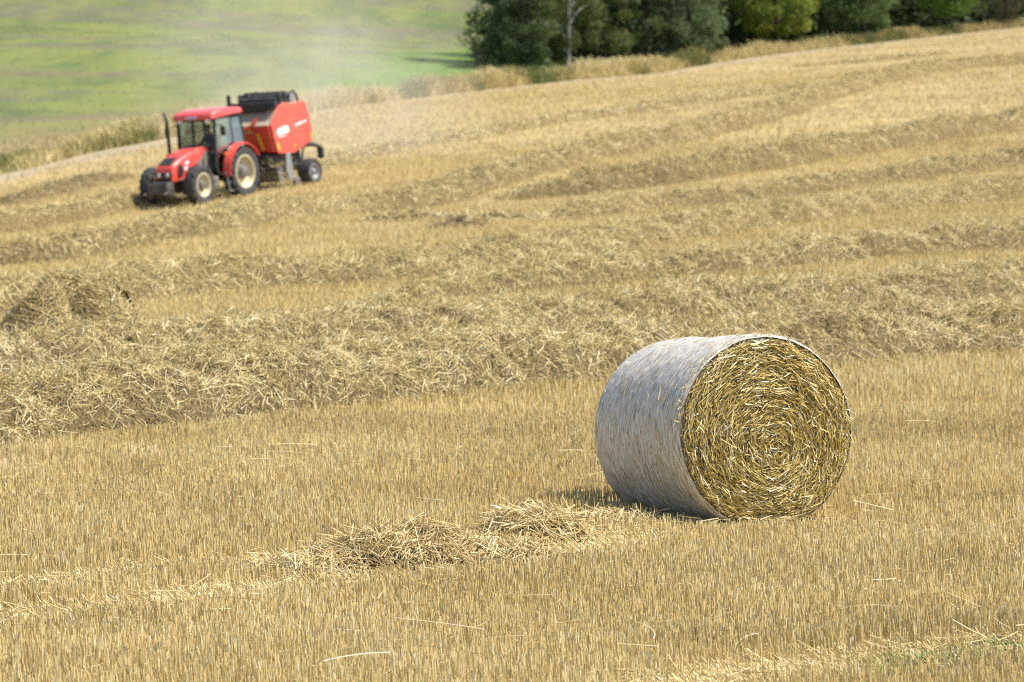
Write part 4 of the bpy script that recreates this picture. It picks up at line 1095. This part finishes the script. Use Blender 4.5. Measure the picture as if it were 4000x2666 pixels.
    for k in range(26):
        y = -0.9 + 1.8 * k / 25; a = k * 1.9
        pk.tube([(-2.12 + 0.19 * math.cos(a), y, 0.42 + 0.19 * math.sin(a)), (-2.12 + 0.33 * math.cos(a), y, 0.42 + 0.33 * math.sin(a))], 0.008, 4)
    pk.build('pickup_reel', M_IRON, root)
    for s in (1, -1):
        sp = MB(); sp.slab([(-2.30, s * 1.0, 1.08), (-2.52, s * 1.0, 1.08), (-2.62, s * 1.0, 0.30), (-2.34, s * 1.0, 0.24), (-2.22, s * 1.0, 0.6)], 0.05); sp.build('pickup_end_plate', M_STEEL, root, 0.01)
        gw = MB(); gw.lathe([(0.02, -0.05), (0.13, -0.055), (0.155, -0.03), (0.155, 0.03), (0.13, 0.055), (0.02, 0.05)], (-2.72, s * 1.05, 0.155), 22); gw.build('gauge_wheel', M_IRON, root)
        wheel('wheel', root, (-3.40, s * 1.09, 0.40), 0.41, 0.44, 0.24, s, 24, M_STEEL, M_STEEL, 0.07, 0.015)
        mg = MB(); mg.tube([(-3.7, s * 0.75, 1.22), (-3.95, s * 0.95, 1.20), (-4.1, s * 1.08, 1.10), (-4.12, s * 1.08, 0.74)], 0.075, 8); mg.box((-4.13, s * 1.08, 0.92), (0.08, 0.20, 0.34)); mg.tube([(-3.55, s * 0.70, 0.6), (-3.65, s * 0.72, 0.95), (-3.7, s * 0.75, 1.22)], 0.035, 8)
        mg.build('rear_lamp_bracket', M_BLACK, root, 0.006)
        lp = MB(); lp.box((-4.18, s * 1.08, 0.95), (0.03, 0.12, 0.10)); lp.build('rear_lamp', M_ORANGE, root)
    # chopped straw clinging to the chamber floor and pickup
    rng = np.random.default_rng(93); acc = Acc(); n = 700
    P = np.stack([rng.uniform(-2.9, -1.8, n), rng.uniform(-0.85, 0.98, n), rng.uniform(0.25, 0.98, n) ** 1.0], -1)
    D = rng.normal(size=(n, 3)); strands(acc, P, D, rng.uniform(0.08, 0.25, n), np.full(n, 0.016), None, 2, False, rng.uniform(0.2, 0.8, n), 0.8, rng)
    o = acc.build('clinging_straw', M_STRAW, root); o['kind'] = 'stuff'
    return root
baler()

# ------------------------------------------------------------------ trees of the wood beyond the field
def leaf_material(name, dark, mid, light):
    m = NT(name)
    c = m.ramp(m.attr('tint').outputs['Fac'], [(0.0, dark), (0.5, mid), (1.0, light)])
    p = m.n('ShaderNodeBsdfPrincipled'); m.l(c, p.inputs['Base Color']); p.inputs['Roughness'].default_value = 0.5; p.inputs['Specular IOR Level'].default_value = 0.3
    t = m.n('ShaderNodeBsdfTranslucent'); m.l(m.mix(0.5, c, (0.25, 0.32, 0.05)), t.inputs[0])
    mx = m.n('ShaderNodeMixShader'); mx.inputs[0].default_value = 0.33
    m.l(p.outputs[0], mx.inputs[1]); m.l(t.outputs[0], mx.inputs[2])
    return m.done(mx.outputs[0])
LEAF = {
    'dark': leaf_material('dark_green_leaves', (0.030, 0.050, 0.022), (0.058, 0.088, 0.038), (0.105, 0.145, 0.058)),
    'olive': leaf_material('olive_birch_leaves', (0.040, 0.048, 0.016), (0.080, 0.092, 0.026), (0.150, 0.155, 0.042)),
    'grey': leaf_material('grey_green_willow_leaves', (0.060, 0.092, 0.045), (0.120, 0.170, 0.085), (0.190, 0.240, 0.120)),
    'yellow': leaf_material('yellow_green_maple_leaves', (0.070, 0.110, 0.012), (0.190, 0.240, 0.024), (0.380, 0.350, 0.040)),
    'green': leaf_material('mid_green_leaves', (0.045, 0.085, 0.024), (0.090, 0.150, 0.046), (0.150, 0.215, 0.070)),
    'bright': leaf_material('bright_green_leaves', (0.050, 0.110, 0.014), (0.100, 0.190, 0.024), (0.170, 0.270, 0.040)),
    'brown': leaf_material('brownish_leaves', (0.040, 0.034, 0.020), (0.075, 0.064, 0.036), (0.12, 0.105, 0.055)),
}
def bark(name, a, b, scale):
    m = NT(name); tc = m.n('ShaderNodeTexCoord').outputs['Object']
    n = m.noise(m.mapping(tc, (1, 1, 0.35)), scale, 4, 0.7)
    return m.done(m.bsdf(m.ramp(n, [(0.4, a), (0.56, b)]), 0.9, 0.1, bump=(n, 0.6, 0.03)))
M_BARK = bark('brown_bark', (0.025, 0.020, 0.016), (0.07, 0.058, 0.046), 5)
M_BIRCH = bark('white_birch_bark', (0.10, 0.09, 0.08), (0.40, 0.38, 0.355), 4)

def tree(name, label, cat, px, H, rad, low, kind, nclump, nleaf, leaf, seed, off=0.0, group='trees of the wood beyond the field', birch=False, lean=(0, 0), droop=0.0, trunk_r=0.20, stems=1, push=0.0):
    """trunk with limbs, and a crown of leaf clusters spread unevenly between 'low' and H"""
    px = (px[0], px[1] + float(np.interp(px[0], [1985, 2250, 2700, 3030, 3400, 3700, 4000], [22, 50, 40, 30, 26, 20, 6])))
    g = ground_at(*px)
    if push: g = np.array([g[0] * (g[1] + push) / g[1], g[1] + push, 0]); g[2] = float(terrain(g[0], g[1]))
    root = empty(name); root.location = g
    tag(root, label, cat, group)
    rng = np.random.default_rng(seed)
    # clump centres fill an ellipsoid, mostly near its surface
    cz = (low + H) / 2; hz = (H - low) / 2
    az = rng.uniform(0, 6.28319, nclump); f = rng.uniform(0, 1, nclump) ** 1.35; rr = rng.uniform(0.12, 1.0, nclump) ** 0.5
    pr = (0.55 + 0.45 * np.clip(f / 0.25, 0, 1)) * np.clip(1.15 - f, 0, 1) ** 0.45 * rad * 0.95
    C = np.stack([np.cos(az) * rr * pr, np.sin(az) * rr * pr, low + rad * 0.18 + f * (H - low - rad * 0.3)], -1)
    C[:, 0] += lean[0] * C[:, 2] / H; C[:, 1] += lean[1] * C[:, 2] / H
    cs = rng.uniform(0.6, 1.25, nclump) * rad * 0.30
    ct = rng.normal(0.5, 0.16, nclump)
    # limbs
    t = MB()
    for sidx in range(stems):
        bx, by = (rng.normal(0, 0.35), rng.normal(0, 0.25)) if stems > 1 else (0, 0)
        path = []; topz = low + (H - low) * 0.8
        for k in range(9):
            f = k / 8
            path.append((bx + lean[0] * f * 0.8 + 0.18 * math.sin(f * 5 + seed + sidx) * f + bx * f * 1.5, by + lean[1] * f * 0.8 + 0.15 * math.cos(f * 4 + seed) * f, -0.2 + f * (topz + 0.2)))
        t.tube(path, [trunk_r * (1.25 if k == 0 else 1) * (1 - 0.75 * k / 8) for k in range(9)], 10)
    for k in rng.choice(nclump, min(nclump, 16), replace=False):
        c = C[k]; f = np.clip((c[2] - 0.35 * abs(c[0]) - low * 0.4) / (H * 0.9), 0.12, 0.85)
        s = Vector((lean[0] * f * 0.8, lean[1] * f * 0.8, f * (low + (H - low) * 0.8))); e = Vector(c)
        mid = (s + e) / 2 + Vector((0, 0, 0.25 * (e - s).length * 0.5))
        t.tube([s, mid, e], [trunk_r * 0.36, trunk_r * 0.22, trunk_r * 0.08], 6)
    t.build('trunk', M_BIRCH if birch else M_BARK, root)
    per = nleaf // nclump
    n = per * nclump
    ci = np.repeat(np.arange(nclump), per)
    d = unit(rng.normal(size=(n, 3))) * (rng.uniform(0.15, 1, n) ** 0.6)[:, None]
    d[:, 2] *= 0.75
    P = C[ci] + d * cs[ci][:, None]
    P[:, 2] -= droop * np.maximum(0, np.hypot(P[:, 0], P[:, 1]) / rad - 0.4) * rng.uniform(0, 1.5, n)
    P[:, 2] = np.maximum(P[:, 2], 0.05 + rng.uniform(0, 0.2, n))
    # leaves: small folded quads
    N = unit(rng.normal(size=(n, 3)) + np.array([0, 0, 0.7]) + d * 0.8)
    A = unit(np.cross(N, rng.normal(size=(n, 3)))); B = np.cross(N, A)
    s = leaf * rng.uniform(0.6, 1.3, n)[:, None]
    Vv = np.stack([P - A * s * 0.6, P - B * s * 0.32 + N * s * 0.08, P + A * s * 0.6, P + B * s * 0.32 + N * s * 0.08], 1)
    tint = np.clip(ct[ci] + rng.normal(0, 0.17, n), 0, 1)
    acc = Acc(); acc.add(Vv, (np.arange(n) * 4)[:, None] + np.array([[0, 1, 2, 3]]), tint=np.repeat(tint, 4))
    acc.build('crown', LEAF[kind], root)
    return root

def trees():
    tree('broadleaf_tree', 'dense dark green tree at the left end of the wood, leafy down to the grass', 'tree', (2040, 258), 7.0, 2.5, 0.1, 'dark', 60, 15000, 0.15, 1, push=2)
    tree('birch_tree', 'birch with a pale white forked trunk and hanging olive leaves', 'tree', (2215, 232), 8.5, 2.3, 1.0, 'olive', 40, 8000, 0.12, 2, birch=True, droop=1.6, trunk_r=0.17, lean=(0.45, 0), push=0.5)
    tree('broadleaf_tree', 'olive leaved tree just right of the white birch trunk', 'tree', (2360, 226), 7, 2.3, 0.6, 'olive', 46, 11000, 0.14, 3, push=2.5)
    tree('broadleaf_tree', 'very dark tree in the gap between the birch and the grey green willow', 'tree', (2520, 220), 7, 2.6, 0.2, 'dark', 50, 12000, 0.15, 4, push=3)
    tree('willow_tree', 'grey green willow with drooping foliage over several dark stems', 'tree', (2690, 208), 6.5, 2.3, 0.7, 'grey', 56, 14000, 0.13, 5, droop=0.6, stems=3, trunk_r=0.10, push=0.5)
    tree('willow_shrub', 'low pale green shrub in front of the willow, at the grass strip', 'shrub', (2790, 200), 2.1, 0.95, 0.5, 'grey', 18, 3000, 0.10, 6, stems=3, trunk_r=0.05, push=0.2)
    tree('maple_tree', 'yellow green tree, the brightest of the wood, sunlit with golden leaves', 'tree', (3030, 176), 7.0, 2.7, 0.75, 'yellow', 60, 16000, 0.15, 7, push=2.2)
    tree('broadleaf_tree', 'mid green tree with low hanging foliage right of the yellow green one', 'tree', (3370, 146), 7.0, 2.6, 0.35, 'green', 54, 14000, 0.15, 8, trunk_r=0.13, push=2.0, lean=(0.0, -0.3))
    tree('broadleaf_tree', 'bright green tree whose lowest leaves hang above a dark gap', 'tree', (3690, 118), 7.5, 2.7, 1.1, 'bright', 50, 12000, 0.15, 9, trunk_r=0.13, push=2.2)
    tree('bare_bush', 'brownish grey twiggy bush at the right end of the wood', 'bush', (3930, 106), 5.5, 2.0, 0.1, 'brown', 44, 8000, 0.10, 10, push=2.0)
    # the second and third rows that close the wood
    rear = [(1960, 'dark', 12), (2130, 'olive', 9), (2330, 'dark', 10), (2620, 'dark', 11), (2860, 'dark', 9.5), (3060, 'green', 10), (3250, 'dark', 9.5), (3500, 'dark', 10), (3640, 'dark', 10.5), (3830, 'dark', 11), (4030, 'dark', 10)]
    nm = {1960: 'dark tree behind the leafy left end of the wood', 2130: 'olive tree behind the white birch', 2330: 'dark tree behind the olive tree beside the birch', 2620: 'dark tree in the shade behind the willow', 2860: 'dark shaded tree between the willow and the yellow green tree',
          3060: 'green tree in the shade behind the yellow green one', 3250: 'dark shaded tree between the yellow green tree and its mid green neighbour', 3500: 'dark tree right behind the mid green low hanging tree', 3640: 'dark tree left behind the bright green crown', 3830: 'dark tree between the bright green crown and the brown bush', 4030: 'dark tree behind the brown twiggy bush'}
    for i, (x, k, H) in enumerate(rear):
        y = float(np.interp(x, [1800, 2200, 2635, 3400, 4000], [270, 232, 205, 130, 96]))
        tree('broadleaf_tree', nm[x], 'tree', (x, y), H * 0.72, 3.1, 0.05, k, 44, 7500, 0.22, 40 + i, push=7.0 if x > 2000 else 5)
    for i, x in enumerate(range(2060, 4300, 170)):
        y = float(np.interp(x, [1800, 2200, 2635, 3400, 4000], [270, 232, 205, 130, 96]))
        tree('broadleaf_tree', 'dark tree deep inside the wood, hidden in its shade', 'tree', (x, y), 9.5, 3.8, 0.0, 'dark', 40, 5000, 0.34, 70 + i, push=12 + (i % 2) * 3, group='dark trees deep in the wood')
trees()

# ------------------------------------------------------------------ dry grass along the field edge and turf tufts on the meadow
def dry_grass():
    rng = np.random.default_rng(611)
    m = NT('dry_grass_blades')
    c = m.ramp(m.attr('tint').outputs['Fac'], [(0.0, (0.09, 0.13, 0.03)), (0.22, (0.22, 0.20, 0.06)), (0.45, (0.46, 0.36, 0.145)), (0.8, (0.60, 0.48, 0.22)), (1.0, (0.70, 0.60, 0.36))])
    mat = m.done(m.bsdf(c, 0.6, 0.2))
    acc = Acc()
    n = 85000
    X = rng.uniform(-24, 44, n)
    depth = np.interp(X, [-24, -14, -9, -3, 12, 30, 44], [13.0, 12.0, 9.0, 4.5, 3.2, 2.6, 2.4])
    d = depth * rng.uniform(0, 1, n) ** 1.2 + 0.5 * (fbm(X * 0.9, X * 0, 613, 3) - 0.5) * 2.4
    Y = edge_y(X) + d
    cl = fbm(X * 0.7, Y * 0.35, 615, 3)
    hmax = np.interp(X, [-24, -18.5, -16.5, -13, -10, -5, 12, 22, 44], [0.3, 0.45, 0.85, 1.0, 1.0, 1.15, 1.1, 0.9, 0.75])
    keep = rng.uniform(size=n) < np.clip(cl * 2.6 - 0.5, 0.05, 1)
    X, Y, cl, hmax, d = X[keep], Y[keep], cl[keep], hmax[keep], d[keep]; n = len(X)
    h = hmax * (0.35 + 0.9 * cl) * rng.uniform(0.55, 1.15, n) * np.clip(0.35 + np.abs(d) / 1.2, 0, 1)
    D = np.stack([rng.normal(-0.05, 0.22, n), rng.normal(0, 0.22, n), np.ones(n)], -1)
    P = np.stack([X, Y, terrain(X, Y) - 0.02], -1)
    g = fbm(X * 0.35, Y * 0.25, 617, 3)
    green = np.clip((g - 0.55) * 5, 0, 1) + np.clip((-X - 17.2) * 0.8, 0, 1) * 0.8 + np.clip((X - 20) * 0.06, 0, 0.35)
    tint = np.clip(0.68 + rng.normal(0, 0.18, n) + (cl - 0.5) * 0.5 - 0.6 * np.clip(green, 0, 1), 0, 1)
    W = rng.uniform(0.018, 0.042, n)
    strands(acc, P, D, h, W, np.stack([rng.normal(-0.1, 0.25, n), rng.normal(0, 0.2, n), -np.abs(rng.normal(0.1, 0.1, n))], -1), 4, False, tint, 0.45, rng)
    o = acc.build('dry_grass', mat)
    tag(o, 'tall dry golden grass fringing the far edge of the field', 'dry grass', kind='stuff')
dry_grass()

def meadow_grass():
    rng = np.random.default_rng(633)
    m = NT('meadow_blades')
    c, pos = meadow_color(m)
    c = m.mix(1.0, c, m.ramp(m.attr('tint').outputs['Fac'], [(0.0, (0.85, 0.85, 0.83)), (0.6, (1.0, 1.0, 1.0)), (1.0, (1.15, 1.12, 1.0))]), 'MULTIPLY')
    mat = m.done(m.bsdf(c, 0.7, 0.15))
    acc = Acc()
    n = 120000
    Y = 110 + 260 * rng.uniform(0, 1, n) ** 1.1
    X = rng.uniform(-1, 0.12, n) * (0.145 * Y + 4)
    keep = (Y > edge_y(X) + 0.3) & (X < 3) & (rng.uniform(size=n) < np.clip(1.6 - (Y - edge_y(X)) / 22, 0.06, 1))
    X, Y = X[keep], Y[keep]; n = len(X)
    P = np.stack([X, Y, terrain(X, Y) - 0.02], -1)
    D = np.stack([rng.normal(0, 0.4, n), rng.normal(0, 0.4, n), np.ones(n)], -1)
    k = fbm(X * 0.5, Y * 0.25, 635, 3)
    h = rng.uniform(0.05, 0.15, n) * (0.5 + k); W = rng.uniform(0.03, 0.07, n) * np.clip(Y / 180, 0.7, 1.6)
    strands(acc, P, D, h, W, None, 2, False, np.clip(0.5 + rng.normal(0, 0.22, n) + (k - 0.5) * 0.7, 0, 1), 0.3, rng)
    o = acc.build('meadow_grass', mat)
    pp = np.concatenate([a for a in acc.v])
    for nm, fn in (('lush', lush_at), ('dry', dry_at)):
        at = o.data.attributes.new(nm, 'FLOAT', 'POINT'); at.data.foreach_set('value', fn(pp[:, 0].astype(float), pp[:, 1].astype(float)).astype(np.float32))
    tag(o, 'uneven green meadow grass covering the hillside', 'meadow grass', kind='stuff')
meadow_grass()

# ------------------------------------------------------------------ dust whirled up by the baler
def dust():
    c = np.array([-7.0, 133.0]); z = float(terrain(c[0], c[1]))
    b = MB()
    rings = []
    for k in range(13):
        a = math.pi * k / 12
        rings.append([(math.sin(a) * math.cos(6.28319 * j / 24), math.sin(a) * math.sin(6.28319 * j / 24), -math.cos(a)) for j in range(24)])
    b.loft(rings, False)
    m = NT('straw_dust')
    tc = m.n('ShaderNodeTexCoord').outputs['Object']
    ln = m.n('ShaderNodeVectorMath', operation='LENGTH'); m.l(tc, ln.inputs[0])
    fall = m.math('SUBTRACT', 1.0, ln.outputs['Value'], True)
    nz = m.noise(m.mapping(tc, (1.6, 1.6, 1.2)), 1.9, 4, 0.6, 0.7)
    dn = m.math('MULTIPLY', m.math('MULTIPLY', fall, m.ramp(nz, [(0.34, (0, 0, 0)), (0.66, (1, 1, 1))])), 0.08)
    v = m.n('ShaderNodeVolumePrincipled'); v.inputs['Color'].default_value = (0.90, 0.86, 0.77, 1); v.inputs['Anisotropy'].default_value = 0.1
    m.l(dn, v.inputs['Density']); m.l(v.outputs[0], m.out.inputs['Volume'])
    o = b.build('dust_cloud', m.m)
    o.location = (c[0], c[1], z + 2.5); o.scale = (7.2, 10.5, 4.4); o.rotation_euler = (0, math.radians(12), 0)
    tag(o, 'pale dust drifting up behind the baler', 'dust', kind='stuff')
dust()
